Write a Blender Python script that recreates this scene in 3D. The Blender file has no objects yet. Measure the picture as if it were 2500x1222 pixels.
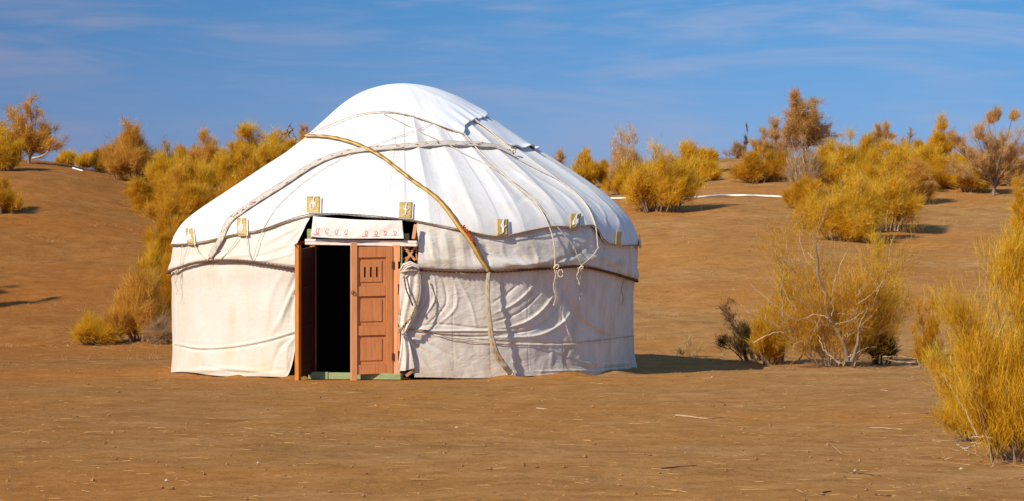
import bpy, math, random
import numpy as np
from mathutils import Vector
random.seed(7); rng = np.random.default_rng(7)
# ------------------------------------------------------------------ camera, light, exposure
F = 6650.0; H0 = 1.25; HOR = 665.0            # focal length (px of a 2500 px wide frame), eye height, eye-level line
scene = bpy.context.scene
C = scene.collection
cd = bpy.data.cameras.new('camera'); cam = bpy.data.objects.new('camera', cd); C.objects.link(cam)
cd.sensor_width = 36; cd.lens = F/2500*36; cd.shift_y = (HOR-611)/2500; cd.clip_start = .5; cd.clip_end = 2000
cam.location = (0, 0, H0); cam.rotation_euler = (math.pi/2, 0, 0)
scene.camera = cam
SAZ, SEL = math.radians(-45), math.radians(35)
S = Vector((math.sin(SAZ)*math.cos(SEL), -math.cos(SAZ)*math.cos(SEL), math.sin(SEL)))
sl = bpy.data.lights.new('sun', 'SUN'); sl.energy = 5.0; sl.angle = math.radians(.53); sl.color = (1, .93, .82)
so = bpy.data.objects.new('sun', sl); C.objects.link(so); so.rotation_euler = S.to_track_quat('Z', 'Y').to_euler(); so.location = (-20, -10, 30)
w = bpy.data.worlds.new('World'); scene.world = w; w.use_nodes = True
def build_world():
    nt = w.node_tree; N = nt.nodes; L = nt.links; N.clear()
    out = N.new('ShaderNodeOutputWorld'); bg = N.new('ShaderNodeBackground'); bg.inputs['Strength'].default_value = .15
    sky = N.new('ShaderNodeTexSky'); sky.sky_type = 'NISHITA'; sky.sun_disc = False
    sky.sun_elevation = SEL; sky.sun_rotation = math.atan2(S.x, S.y) % (2*math.pi)
    sky.air_density = 1.0; sky.dust_density = .25; sky.ozone_density = 2.5; sky.altitude = 200
    tc = N.new('ShaderNodeTexCoord')
    # clear desert air: the pale band at the horizon is squeezed low, the same all the way round
    sep = N.new('ShaderNodeSeparateXYZ'); L.new(tc.outputs['Generated'], sep.inputs[0])
    mz = N.new('ShaderNodeMath'); mz.operation = 'MULTIPLY_ADD'; mz.inputs[1].default_value = 3.6; mz.inputs[2].default_value = .34
    L.new(sep.outputs['Z'], mz.inputs[0])
    cmb = N.new('ShaderNodeCombineXYZ'); L.new(sep.outputs['X'], cmb.inputs[0]); L.new(sep.outputs['Y'], cmb.inputs[1]); L.new(mz.outputs[0], cmb.inputs[2])
    nrm = N.new('ShaderNodeVectorMath'); nrm.operation = 'NORMALIZE'; L.new(cmb.outputs[0], nrm.inputs[0])
    L.new(nrm.outputs[0], sky.inputs['Vector'])
    hs = N.new('ShaderNodeHueSaturation'); hs.inputs['Saturation'].default_value = 1.24; hs.inputs['Value'].default_value = 1.66; hs.inputs['Hue'].default_value = .489
    L.new(sky.outputs[0], hs.inputs['Color'])
    # cirrus: streaks stretched sideways, in direction space
    def cloud(scale, loc, rotz, lo, hi, detail, dist):
        mp = N.new('ShaderNodeMapping'); mp.inputs['Scale'].default_value = scale; mp.inputs['Location'].default_value = loc
        mp.inputs['Rotation'].default_value = (0, rotz, 0)
        L.new(tc.outputs['Generated'], mp.inputs['Vector'])
        nz = N.new('ShaderNodeTexNoise'); nz.inputs['Scale'].default_value = 1; nz.inputs['Detail'].default_value = detail
        nz.inputs['Roughness'].default_value = .55; nz.inputs['Distortion'].default_value = dist
        L.new(mp.outputs[0], nz.inputs['Vector'])
        mr = N.new('ShaderNodeMapRange'); mr.interpolation_type = 'SMOOTHSTEP'
        mr.inputs['From Min'].default_value = lo; mr.inputs['From Max'].default_value = hi
        L.new(nz.outputs['Fac'], mr.inputs['Value']); return mr.outputs[0]
    a = cloud((7, 7, 52), (1.3, 0, .4), .10, .46, .68, 5, .9)
    b = cloud((17, 17, 130), (4.1, 0, 2.2), -.16, .47, .70, 6, .7)
    ad = N.new('ShaderNodeMath'); ad.operation = 'MULTIPLY_ADD'; ad.inputs[1].default_value = .45
    L.new(b, ad.inputs[0]); L.new(a, ad.inputs[2])
    ml = N.new('ShaderNodeMath'); ml.operation = 'MULTIPLY'; ml.inputs[1].default_value = .44; ml.use_clamp = True; L.new(ad.outputs[0], ml.inputs[0])
    mx = N.new('ShaderNodeMix'); mx.data_type = 'RGBA'; L.new(ml.outputs[0], mx.inputs['Factor'])
    L.new(hs.outputs[0], mx.inputs['A']); mx.inputs['B'].default_value = (2.6, 3.0, 4.3, 1)
    # a faint lilac veil low over the horizon
    vz = N.new('ShaderNodeMapRange'); vz.inputs['From Min'].default_value = 0; vz.inputs['From Max'].default_value = .11
    vz.inputs['To Min'].default_value = .95; vz.inputs['To Max'].default_value = 0; vz.interpolation_type = 'SMOOTHSTEP'; L.new(sep.outputs['Z'], vz.inputs['Value'])
    mv = N.new('ShaderNodeMix'); mv.data_type = 'RGBA'; L.new(vz.outputs[0], mv.inputs['Factor']); L.new(mx.outputs['Result'], mv.inputs['A'])
    mv.inputs['B'].default_value = (1.85, 2.5, 3.75, 1)
    # the air thins from a dusty mauve in the west to clear blue in the east
    gx_ = N.new('ShaderNodeMapRange'); gx_.interpolation_type = 'SMOOTHSTEP'; gx_.inputs['From Min'].default_value = -.30; gx_.inputs['From Max'].default_value = .16
    gx_.inputs['To Min'].default_value = 1; gx_.inputs['To Max'].default_value = 0; L.new(sep.outputs['X'], gx_.inputs['Value'])
    mg = N.new('ShaderNodeMix'); mg.data_type = 'RGBA'; mg.blend_type = 'MULTIPLY'; L.new(gx_.outputs[0], mg.inputs['Factor']); L.new(mv.outputs['Result'], mg.inputs['A'])
    mg.inputs['B'].default_value = (.74, .63, .66, 1); mv = mg
    L.new(mv.outputs['Result'], bg.inputs['Color']); L.new(bg.outputs[0], out.inputs['Surface'])
build_world()
scene.view_settings.view_transform = 'Standard'; scene.view_settings.look = 'None'
scene.view_settings.exposure = .03; scene.view_settings.gamma = 1; scene.view_settings.use_curve_mapping = False
try: scene.cycles.max_bounces = 6; scene.cycles.transparent_max_bounces = 4
except Exception: pass

# ------------------------------------------------------------------ helpers
def srgb(r, g, b, k=1.0):
    f = lambda c: (c/255/12.92 if c/255 <= .04045 else ((c/255+.055)/1.055)**2.4)
    return (f(r)*k, f(g)*k, f(b)*k, 1)
def tag(o, label=None, cat=None, group=None, kind=None):
    if label: o['label'] = label
    if cat: o['category'] = cat
    if group: o['group'] = group
    if kind: o['kind'] = kind
    return o
def empty(name, loc, rz=0):
    o = bpy.data.objects.new(name, None); C.objects.link(o); o.location = loc; o.rotation_euler = (0, 0, rz); o.empty_display_size = .2
    return o
def mesh_np(name, V, polys, mat, parent=None, smooth=True, uv=None, attr=None):
    """V (n,3); polys = list of int arrays (m,k) of the same or different k; world coordinates, moved into the parent's frame."""
    V = np.asarray(V, dtype=np.float32)
    me = bpy.data.meshes.new(name)
    loops = np.concatenate([np.asarray(p).reshape(-1) for p in polys]).astype(np.int32)
    tot = np.concatenate([np.full(len(p), np.asarray(p).shape[1], dtype=np.int32) for p in polys])
    st = np.concatenate([[0], np.cumsum(tot)[:-1]]).astype(np.int32)
    off = np.zeros(3, dtype=np.float32)
    o = bpy.data.objects.new(name, me)
    if parent is not None:
        o.parent = parent; p = parent
        while p is not None: off += np.array(p.location, dtype=np.float32); p = p.parent
    else:
        off = np.array([V[:, 0].mean(), V[:, 1].mean(), V[:, 2].min()], dtype=np.float32) if name not in ('ground',) else off
        o.location = off.tolist()
    me.vertices.add(len(V)); me.vertices.foreach_set('co', (V-off).ravel())
    me.loops.add(len(loops)); me.loops.foreach_set('vertex_index', loops)
    me.polygons.add(len(tot)); me.polygons.foreach_set('loop_start', st); me.polygons.foreach_set('loop_total', tot)
    if uv is not None:
        l = me.uv_layers.new(name='uv'); l.data.foreach_set('uv', np.asarray(uv, dtype=np.float32)[loops].ravel())
    if attr is not None:
        a = me.attributes.new('rnd', 'FLOAT', 'POINT'); a.data.foreach_set('value', np.asarray(attr, dtype=np.float32))
    me.polygons.foreach_set('use_smooth', np.full(len(tot), smooth, dtype=bool))
    me.update(calc_edges=True); me.materials.append(mat); C.objects.link(o)
    return o
def grid_polys(nr, nc):
    i = np.arange(nr*nc).reshape(nr, nc)
    return np.stack([i[:-1, :-1], i[:-1, 1:], i[1:, 1:], i[1:, :-1]], -1).reshape(-1, 4)
def tube_arrays(P, R, sides=5):
    """P (N,K,3), R (N,K) -> verts, quads : N tapered tubes"""
    P = np.asarray(P, float); R = np.asarray(R, float)
    T = np.gradient(P, axis=1); T /= np.linalg.norm(T, axis=2, keepdims=True)+1e-9
    ref = np.where(np.abs(T[..., 2:3]) > .9, np.array([1., 0, 0]), np.array([0, 0, 1.]))
    ref = np.repeat(ref[:, :1], P.shape[1], axis=1)
    A = np.cross(T, ref); A /= np.linalg.norm(A, axis=2, keepdims=True)+1e-9
    B = np.cross(T, A)
    a = np.arange(sides)/sides*2*np.pi
    V = P[:, :, None]+R[:, :, None, None]*(np.cos(a)[None, None, :, None]*A[:, :, None]+np.sin(a)[None, None, :, None]*B[:, :, None])
    N_, K = P.shape[:2]
    idx = np.arange(N_*K*sides).reshape(N_, K, sides)
    nx = np.roll(idx, -1, axis=2)
    Q = np.stack([idx[:, :-1], nx[:, :-1], nx[:, 1:], idx[:, 1:]], -1).reshape(-1, 4)
    return V.reshape(-1, 3), Q
def resample(pts, n):
    pts = np.asarray(pts, float)
    # Catmull-Rom through the points, then even arc length
    p = np.vstack([2*pts[0]-pts[1], pts, 2*pts[-1]-pts[-2]]); out = []
    for i in range(1, len(p)-2):
        t = np.linspace(0, 1, 12, endpoint=False)[:, None]
        out.append(.5*((2*p[i])+(-p[i-1]+p[i+1])*t+(2*p[i-1]-5*p[i]+4*p[i+1]-p[i+2])*t**2+(-p[i-1]+3*p[i]-3*p[i+1]+p[i+2])*t**3))
    q = np.vstack(out+[pts[-1:]]); d = np.concatenate([[0], np.cumsum(np.linalg.norm(np.diff(q, axis=0), axis=1))])
    s = np.linspace(0, d[-1], n)
    return np.stack([np.interp(s, d, q[:, k]) for k in range(q.shape[1])], 1)
class MB:
    def __init__(s): s.V = []; s.P = {}; s.n = 0
    def add(s, V, Q):
        V = np.asarray(V, float); Q = np.asarray(Q); s.V.append(V); s.P.setdefault(Q.shape[1], []).append(Q+s.n); s.n += len(V)
    def box(s, fr, u0, u1, n0, n1, z0, z1, sh=None):
        """box in a frame fr(u,n,z)->world; sh(u)->dz"""
        c = [(u, n, z) for u in (u0, u1) for n in (n0, n1) for z in (z0, z1)]
        V = [fr(u, n, z+(sh(u) if sh else 0)) for u, n, z in c]
        s.add(V, [[0, 1, 3, 2], [4, 6, 7, 5], [0, 4, 5, 1], [2, 3, 7, 6], [0, 2, 6, 4], [1, 5, 7, 3]])
    def bar(s, a, b, w_, t_, up=(0, 0, 1)):
        a = Vector(a); b = Vector(b); d = (b-a).normalized(); x = d.cross(Vector(up)).normalized(); y = d.cross(x)
        V = [tuple(p+x*i*w_/2+y*j*t_/2) for p in (a, b) for i, j in ((-1, -1), (1, -1), (1, 1), (-1, 1))]
        s.add(V, [[0, 1, 2, 3], [7, 6, 5, 4], [0, 4, 5, 1], [1, 5, 6, 2], [2, 6, 7, 3], [3, 7, 4, 0]])
    def tube(s, P, r, sides=6):
        P = np.asarray(P, float); R = np.full(len(P), r) if np.isscalar(r) else np.asarray(r)
        V, Q = tube_arrays(P[None], R[None], sides); s.add(V, Q)
    def build(s, name, mat, parent=None, smooth=False, bevel=0, **k):
        o = mesh_np(name, np.vstack(s.V), [np.vstack(v) for v in s.P.values()], mat, parent, smooth, **k)
        if bevel:
            m = o.modifiers.new('bevel', 'BEVEL'); m.width = bevel; m.segments = 2; m.limit_method = 'ANGLE'
        return o
_perm = rng.random((256, 256, 4))
def vnoise(x, y, k=0):
    xi = np.floor(x).astype(int); yi = np.floor(y).astype(int); fx = x-xi; fy = y-yi
    fx = fx*fx*(3-2*fx); fy = fy*fy*(3-2*fy); g = lambda i, j: _perm[(xi+i) % 256, (yi+j) % 256, k]
    return (g(0, 0)*(1-fx)+g(1, 0)*fx)*(1-fy)+(g(0, 1)*(1-fx)+g(1, 1)*fx)*fy-.5
def fbm(x, y, o=4, k=0):
    r = 0; a = 1
    for i in range(o): r = r+a*vnoise(x*2**i+i*17.3, y*2**i+i*9.1, (k+i) % 4); a *= .5
    return r
# ------------------------------------------------------------------ materials
def material(name):
    m = bpy.data.materials.new(name); m.use_nodes = True; nt = m.node_tree
    return m, nt, nt.nodes, nt.links, nt.nodes['Principled BSDF']
def noise(N, L, vec, scale, detail=4, rough=.6, dist=0):
    n = N.new('ShaderNodeTexNoise'); n.inputs['Scale'].default_value = scale; n.inputs['Detail'].default_value = detail
    n.inputs['Roughness'].default_value = rough; n.inputs['Distortion'].default_value = dist
    if vec is not None: L.new(vec, n.inputs['Vector'])
    return n.outputs['Fac']
def ramp(N, L, f, stops):
    r = N.new('ShaderNodeValToRGB'); L.new(f, r.inputs[0]); e = r.color_ramp.elements
    e[0].position, e[0].color = stops[0]; e[1].position, e[1].color = stops[-1]
    for p, c in stops[1:-1]: x = e.new(p); x.color = c
    return r.outputs[0]
def mixc(N, L, f, a, b, mode='MIX'):
    m = N.new('ShaderNodeMix'); m.data_type = 'RGBA'; m.blend_type = mode
    if isinstance(f, (int, float)): m.inputs['Factor'].default_value = f
    else: L.new(f, m.inputs['Factor'])
    for v, k in ((a, 'A'), (b, 'B')):
        if isinstance(v, tuple): m.inputs[k].default_value = v
        else: L.new(v, m.inputs[k])
    return m.outputs['Result']
def mapping(N, L, src, scale=(1, 1, 1), rot=(0, 0, 0)):
    m = N.new('ShaderNodeMapping'); m.inputs['Scale'].default_value = scale; m.inputs['Rotation'].default_value = rot; L.new(src, m.inputs[0]); return m.outputs[0]
def bump(N, L, b, h, strength, dist):
    n = N.new('ShaderNodeBump'); n.inputs['Strength'].default_value = strength; n.inputs['Distance'].default_value = dist
    L.new(h, n.inputs['Height']); L.new(n.outputs[0], b.inputs['Normal']); return n
def simple(name, col, rough=.8, var=.25, scale=30, bmp=.2, stretch=(1, 1, 1)):
    m, nt, N, L, b = material(name); tc = N.new('ShaderNodeTexCoord')
    v = mapping(N, L, tc.outputs['Object'], stretch); f = noise(N, L, v, scale, 5)
    dk = tuple(c*(1-var) for c in col[:3])+(1,); lt = tuple(min(1, c*(1+var)) for c in col[:3])+(1,)
    L.new(ramp(N, L, f, [(.3, dk), (.7, lt)]), b.inputs['Base Color']); b.inputs['Roughness'].default_value = rough
    b.inputs['Specular IOR Level'].default_value = .2
    if bmp: bump(N, L, b, f, bmp, .01)
    return m
def canvas(name, base, stain, amt, seed, bm=.5, spots=()):
    m, nt, N, L, b = material(name); tc = N.new('ShaderNodeTexCoord'); o = tc.outputs['Object']
    n1 = noise(N, L, mapping(N, L, o, (1, 1, .55)), 1.6+seed*.1, 6, .65, .6)
    n2 = noise(N, L, mapping(N, L, o, (1, 1, .3)), 9, 5, .6, .3)
    c = mixc(N, L, ramp(N, L, n1, [(.45, (0, 0, 0, 1)), (.78, (amt, amt, amt, 1))]), base, stain)
    c = mixc(N, L, ramp(N, L, n2, [(.5, (0, 0, 0, 1)), (.85, (amt*.8,)*3+(1,))]), c, stain)
    # dirt thrown up from the ground on the lowest hand's breadth of cloth
    sp = N.new('ShaderNodeSeparateXYZ'); L.new(o, sp.inputs[0])
    mr = N.new('ShaderNodeMapRange'); mr.inputs['From Min'].default_value = .0; mr.inputs['From Max'].default_value = .35
    mr.inputs['To Min'].default_value = .55; mr.inputs['To Max'].default_value = 0; L.new(sp.outputs['Z'], mr.inputs['Value'])
    mm = N.new('ShaderNodeMath'); mm.operation = 'MULTIPLY'; L.new(mr.outputs[0], mm.inputs[0]); L.new(n2, mm.inputs[1])
    c = mixc(N, L, mm.outputs[0], c, srgb(190, 160, 120))
    for sx, sy, sw_, sh_ in spots:       # worn brown stains of their own shape
        X_ = (sx-985)/190; cx = (X_, -math.sqrt(max(2.97**2-X_*X_, .01)), 1.25+(665-sy)/190)
        vs = N.new('ShaderNodeVectorMath'); vs.operation = 'SUBTRACT'; L.new(o, vs.inputs[0]); vs.inputs[1].default_value = cx
        vm = N.new('ShaderNodeVectorMath'); vm.operation = 'MULTIPLY'; L.new(vs.outputs[0], vm.inputs[0]); vm.inputs[1].default_value = (1/sw_, 1/(sw_*2), 1/sh_)
        vl = N.new('ShaderNodeVectorMath'); vl.operation = 'LENGTH'; L.new(vm.outputs[0], vl.inputs[0])
        aa = N.new('ShaderNodeMath'); aa.operation = 'MULTIPLY_ADD'; aa.inputs[1].default_value = 1.5; L.new(n2, aa.inputs[0]); L.new(vl.outputs['Value'], aa.inputs[2])
        rr2 = N.new('ShaderNodeMapRange'); rr2.interpolation_type = 'SMOOTHSTEP'; rr2.inputs['From Min'].default_value = .6; rr2.inputs['From Max'].default_value = 1.9
        rr2.inputs['To Min'].default_value = .7; rr2.inputs['To Max'].default_value = 0; L.new(aa.outputs[0], rr2.inputs['Value'])
        c = mixc(N, L, rr2.outputs[0], c, stain)
    L.new(c, b.inputs['Base Color']); b.inputs['Roughness'].default_value = .9; b.inputs['Specular IOR Level'].default_value = .12
    w1 = noise(N, L, mapping(N, L, o, (60, 60, 260)), 1, 2)
    w2 = noise(N, L, mapping(N, L, o, (1, 1, 2.2)), 7, 5, .5, .8)
    mm2 = N.new('ShaderNodeMath'); mm2.operation = 'MULTIPLY_ADD'; mm2.inputs[1].default_value = .12; L.new(w1, mm2.inputs[0]); L.new(w2, mm2.inputs[2])
    bump(N, L, b, mm2.outputs[0], bm, .02)
    return m
def foliage(name, cols, trans=.35):
    m, nt, N, L, b = material(name); at = N.new('ShaderNodeAttribute'); at.attribute_name = 'rnd'
    tc = N.new('ShaderNodeTexCoord'); n = noise(N, L, tc.outputs['Object'], 2.2, 3, .6)
    ad = N.new('ShaderNodeMath'); ad.operation = 'MULTIPLY_ADD'; ad.inputs[1].default_value = 1.1; L.new(n, ad.inputs[0])
    mu = N.new('ShaderNodeMath'); mu.operation = 'MULTIPLY_ADD'; mu.inputs[1].default_value = .75; mu.inputs[2].default_value = -.42
    L.new(at.outputs['Fac'], mu.inputs[0]); L.new(mu.outputs[0], ad.inputs[2])
    c = ramp(N, L, ad.outputs[0], [(i/(len(cols)-1)*.8+.1, q) for i, q in enumerate(cols)])
    L.new(c, b.inputs['Base Color']); b.inputs['Roughness'].default_value = .75; b.inputs['Specular IOR Level'].default_value = .15
    tr = N.new('ShaderNodeBsdfTranslucent'); L.new(c, tr.inputs['Color'])
    ms = N.new('ShaderNodeMixShader'); ms.inputs[0].default_value = trans+.13; L.new(b.outputs[0], ms.inputs[1]); L.new(tr.outputs[0], ms.inputs[2])
    L.new(ms.outputs[0], N['Material Output'].inputs['Surface']); return m
def wood(name, a, c, scale=(60, 60, 4)):
    m, nt, N, L, b = material(name); tc = N.new('ShaderNodeTexCoord')
    f = noise(N, L, mapping(N, L, tc.outputs['Object'], scale), 1, 5, .6, .5); g = noise(N, L, tc.outputs['Object'], 6, 4)
    cc = ramp(N, L, f, [(.25, a), (.5, c), (.85, tuple(min(1, x*1.18) for x in c[:3])+(1,))])
    cc = mixc(N, L, ramp(N, L, g, [(.5, (0, 0, 0, 1)), (.8, (.4, .4, .4, 1))]), cc, a)
    L.new(cc, b.inputs['Base Color']); b.inputs['Roughness'].default_value = .6; b.inputs['Specular IOR Level'].default_value = .3
    bump(N, L, b, f, .3, .004); return m
M = {}
M['canvas_left'] = canvas('canvas_wall_left', srgb(217, 209, 196), srgb(202, 188, 154), .5, 1, .25, [(610, 775, .10, .30), (600, 850, .16, .2), (690, 880, .16, .16)])
M['canvas_right'] = canvas('canvas_wall_right', srgb(224, 214, 200), srgb(176, 156, 124), .75, 2, .5, [(1500, 640, .14, .07), (1100, 640, .3, .05), (1050, 890, .22, .14), (1400, 620, .12, .08)])
M['canvas_roof'] = canvas('canvas_roof', srgb(226, 221, 215), srgb(200, 188, 168), .5, 3, .2)
M['canvas_crown'] = canvas('canvas_crown', srgb(228, 227, 226), srgb(212, 206, 196), .2, 4, .12)
M['curtain'] = simple('door_curtain_cloth', srgb(236, 226, 214), .9, .06, 14, .3)
M['pink'] = simple('faded_pink_print', srgb(204, 116, 122), .9, .15, 40, 0)
M['rope_dark'] = simple('dark_wool_rope', srgb(105, 78, 60), .95, .45, 60, .5)
M['rope_white'] = simple('white_cotton_rope', srgb(212, 196, 170), .9, .18, 60, .4)
M['rope_brown'] = simple('old_straw_rope', srgb(165, 135, 95), .95, .3, 60, .4)
M['door'] = wood('orange_painted_wood', srgb(186, 108, 56), srgb(210, 134, 78))
M['post'] = wood('salmon_painted_wood', srgb(200, 130, 82), srgb(222, 152, 102))
M['door_edge'] = wood('varnished_edge_wood', srgb(176, 96, 30), srgb(206, 124, 44))
M['lintel'] = wood('pale_pink_wood', srgb(208, 184, 165), srgb(238, 218, 202), (4, 60, 60))
M['green'] = wood('green_painted_wood', srgb(124, 116, 78), srgb(146, 158, 108), (5, 30, 30))
M['stick'] = wood('raw_willow_stick', srgb(165, 100, 55), srgb(212, 150, 96), (20, 20, 20))
M['metal'] = simple('rusty_iron', srgb(95, 62, 40), .6, .3, 50, .2)
M['red'] = simple('red_cloth', srgb(165, 40, 36), .9, .2, 40, .2)
M['tassel'] = simple('orange_red_wool', srgb(196, 84, 48), .95, .3, 60, .3)
M['shaded_leaf'] = wood('shade_darkened_wood', srgb(44, 22, 14), srgb(70, 34, 20))  # door wood with the open leaf's shade put into its colour
M['lining'] = simple('interior_darkening_felt', srgb(58, 44, 36), .95, .3, 8, .3)  # dark tone that cuts the bounce light inside the yurt
M['seam'] = simple('seam_thread', srgb(206, 198, 186), .9, .35, 90, 0)
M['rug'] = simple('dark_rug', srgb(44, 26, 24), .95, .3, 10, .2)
M['hose'] = simple('white_plastic_hose', srgb(236, 234, 226), .5, .05, 8, 0)
M['bark_pale'] = simple('bleached_bark', srgb(192, 166, 134), .9, .35, 14, .5, (1, 1, .3))
M['bark_grey'] = simple('grey_bark', srgb(140, 118, 96), .9, .35, 14, .6, (1, 1, .3))
M['bark_dark'] = simple('dark_bark', srgb(104, 82, 62), .9, .35, 14, .6, (1, 1, .3))
M['straw'] = simple('pale_straw', srgb(184, 142, 86), .9, .3, 3, 0)
M['fol_gold'] = foliage('golden_twigs', [srgb(186, 138, 28), srgb(224, 176, 38), srgb(238, 194, 52), srgb(242, 212, 108)])
M['fol_deep'] = foliage('deep_gold_twigs', [srgb(164, 116, 28), srgb(210, 154, 34), srgb(228, 174, 42), srgb(230, 190, 92)])
M['fol_rust'] = foliage('rusty_twigs', [srgb(168, 120, 56), srgb(214, 160, 62), srgb(230, 178, 68), srgb(234, 196, 124)])
M['fol_brown'] = foliage('brown_dry_twigs', [srgb(180, 142, 92), srgb(214, 174, 112), srgb(228, 188, 120), srgb(236, 206, 154)])
M['fol_tree'] = foliage('red_brown_twigs', [srgb(170, 126, 70), srgb(208, 162, 92), srgb(222, 178, 106), srgb(230, 194, 134)])
M['fol_pale'] = foliage('pale_dry_twigs', [srgb(150, 120, 84), srgb(190, 156, 110), srgb(206, 172, 126), srgb(216, 190, 150)])
M['fol_dark'] = foliage('dark_twigs', [srgb(60, 44, 24), srgb(92, 68, 34), srgb(120, 88, 44), srgb(150, 112, 60)])
def band_mat(name, base, marks, edge, thr, sc, split=None):
    m, nt, N, L, b = material(name); uv = N.new('ShaderNodeUVMap'); uv.uv_map = 'uv'
    f = noise(N, L, mapping(N, L, uv.outputs[0], (sc, 2.6, 1)), 1, 2, .5, .4)
    g = noise(N, L, mapping(N, L, uv.outputs[0], (sc*.12, .1, 1)), 1, 1)
    sp = N.new('ShaderNodeSeparateXYZ'); L.new(uv.outputs[0], sp.inputs[0])
    ed = N.new('ShaderNodeMath'); ed.operation = 'PINGPONG'; ed.inputs[1].default_value = .5; L.new(sp.outputs['Y'], ed.inputs[0])
    e2 = N.new('ShaderNodeMath'); e2.operation = 'LESS_THAN'; e2.inputs[1].default_value = .13; L.new(ed.outputs[0], e2.inputs[0])
    mk = N.new('ShaderNodeMath'); mk.operation = 'GREATER_THAN'; mk.inputs[1].default_value = thr; L.new(f, mk.inputs[0])
    d = noise(N, L, mapping(N, L, uv.outputs[0], (sc*2.5, 3, 1)), 1, 4)
    c = mixc(N, L, ramp(N, L, d, [(.3, (0, 0, 0, 1)), (.8, (.6, .6, .6, 1))]), base, tuple(x*.6 for x in base[:3])+(1,))
    if split:
        s2 = N.new('ShaderNodeMath'); s2.operation = 'GREATER_THAN'; s2.inputs[1].default_value = .42; L.new(sp.outputs['Y'], s2.inputs[0]); c = mixc(N, L, s2.outputs[0], c, split)
    c = mixc(N, L, mk.outputs[0], c, marks)
    c = mixc(N, L, e2.outputs[0], c, edge)
    L.new(c, b.inputs['Base Color']); b.inputs['Roughness'].default_value = .95; b.inputs['Specular IOR Level'].default_value = .1
    bump(N, L, b, d, .5, .004); return m
M['band_pale'] = band_mat('pale_woven_band', srgb(208, 196, 180), srgb(140, 66, 62), srgb(186, 172, 150), .615, 14)
M['band_gold'] = band_mat('gold_woven_band', srgb(150, 106, 58), srgb(76, 42, 26), srgb(140, 108, 66), .66, 5, srgb(206, 172, 98))
M['band_hang'] = band_mat('straw_woven_band', srgb(208, 192, 156), srgb(196, 110, 60), srgb(182, 164, 128), .62, 12)
def patch_mat():
    m, nt, N, L, b = material('gilded_leather'); tc = N.new('ShaderNodeTexCoord')
    f = noise(N, L, tc.outputs['Object'], 26, 4, .7, 1.2)
    L.new(ramp(N, L, f, [(.2, srgb(150, 120, 54)), (.5, srgb(198, 164, 84)), (.75, srgb(218, 192, 122))]), b.inputs['Base Color'])
    b.inputs['Roughness'].default_value = .5; bump(N, L, b, f, .6, .006); return m
M['patch'] = patch_mat()
M['patch_pale'] = simple('worn_silver_print', srgb(222, 214, 200), .6, .15, 60, .2)
def ground_mat():
    m, nt, N, L, b = material('sandy_clay'); tc = N.new('ShaderNodeTexCoord'); o = tc.outputs['Object']
    big = noise(N, L, o, .12, 5, .6, .4); mid = noise(N, L, mapping(N, L, o, (.95, 1.1, 1)), 1.1, 6, .65, .3)
    fine = noise(N, L, mapping(N, L, o, (1, .8, 1)), 14, 6, .75); gr = noise(N, L, o, 70, 3, .8)
    c = ramp(N, L, mid, [(.3, srgb(148, 104, 52)), (.5, srgb(172, 125, 70)), (.7, srgb(186, 141, 90))])
    c = mixc(N, L, ramp(N, L, big, [(.42, (0, 0, 0, 1)), (.60, (.85, .85, .85, 1))]), c, srgb(180, 118, 52))
    c = mixc(N, L, ramp(N, L, fine, [(.46, (0, 0, 0, 1)), (.68, (.55, .55, .55, 1))]), c, srgb(146, 96, 46))
    st_ = noise(N, L, mapping(N, L, o, (.9, 1.1, 1)), 3.4, 9, .78, .4)
    c = mixc(N, L, ramp(N, L, st_, [(.50, (0, 0, 0, 1)), (.66, (.6, .6, .6, 1))]), c, srgb(118, 78, 38))
    c = mixc(N, L, ramp(N, L, st_, [(.34, (.45, .45, .45, 1)), (.46, (0, 0, 0, 1))]), c, srgb(198, 154, 100))
    c = mixc(N, L, ramp(N, L, gr, [(.55, (0, 0, 0, 1)), (.8, (.5, .5, .5, 1))]), c, srgb(214, 168, 106))
    L.new(c, b.inputs['Base Color']); b.inputs['Roughness'].default_value = .95; b.inputs['Specular IOR Level'].default_value = .1
    # redder, darker ground colour towards the western dune
    sx_ = N.new('ShaderNodeSeparateXYZ'); L.new(o, sx_.inputs[0]); wx = N.new('ShaderNodeMath'); wx.operation = 'MULTIPLY_ADD'; wx.inputs[1].default_value = 7; L.new(big, wx.inputs[0]); L.new(sx_.outputs['X'], wx.inputs[2])
    ww = N.new('ShaderNodeMapRange'); ww.interpolation_type = 'SMOOTHSTEP'; ww.inputs['From Min'].default_value = -6; ww.inputs['From Max'].default_value = 5; ww.inputs['To Min'].default_value = .85; ww.inputs['To Max'].default_value = 0
    L.new(wx.outputs[0], ww.inputs['Value']); c2_ = mixc(N, L, ww.outputs[0], c, (.78, .63, .42, 1), 'MULTIPLY'); L.new(c2_, b.inputs['Base Color'])
    ad = N.new('ShaderNodeMath'); ad.operation = 'MULTIPLY_ADD'; ad.inputs[1].default_value = .3; L.new(gr, ad.inputs[0]); L.new(fine, ad.inputs[2])
    a2 = N.new('ShaderNodeMath'); a2.operation = 'MULTIPLY_ADD'; a2.inputs[1].default_value = 1.4; L.new(mid, a2.inputs[0]); L.new(ad.outputs[0], a2.inputs[2])
    bump(N, L, b, a2.outputs[0], .6, .05); return m
M['ground'] = ground_mat()
M['clod'] = simple('earth_clod', srgb(150, 106, 62), .95, .35, 5, 0)

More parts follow.
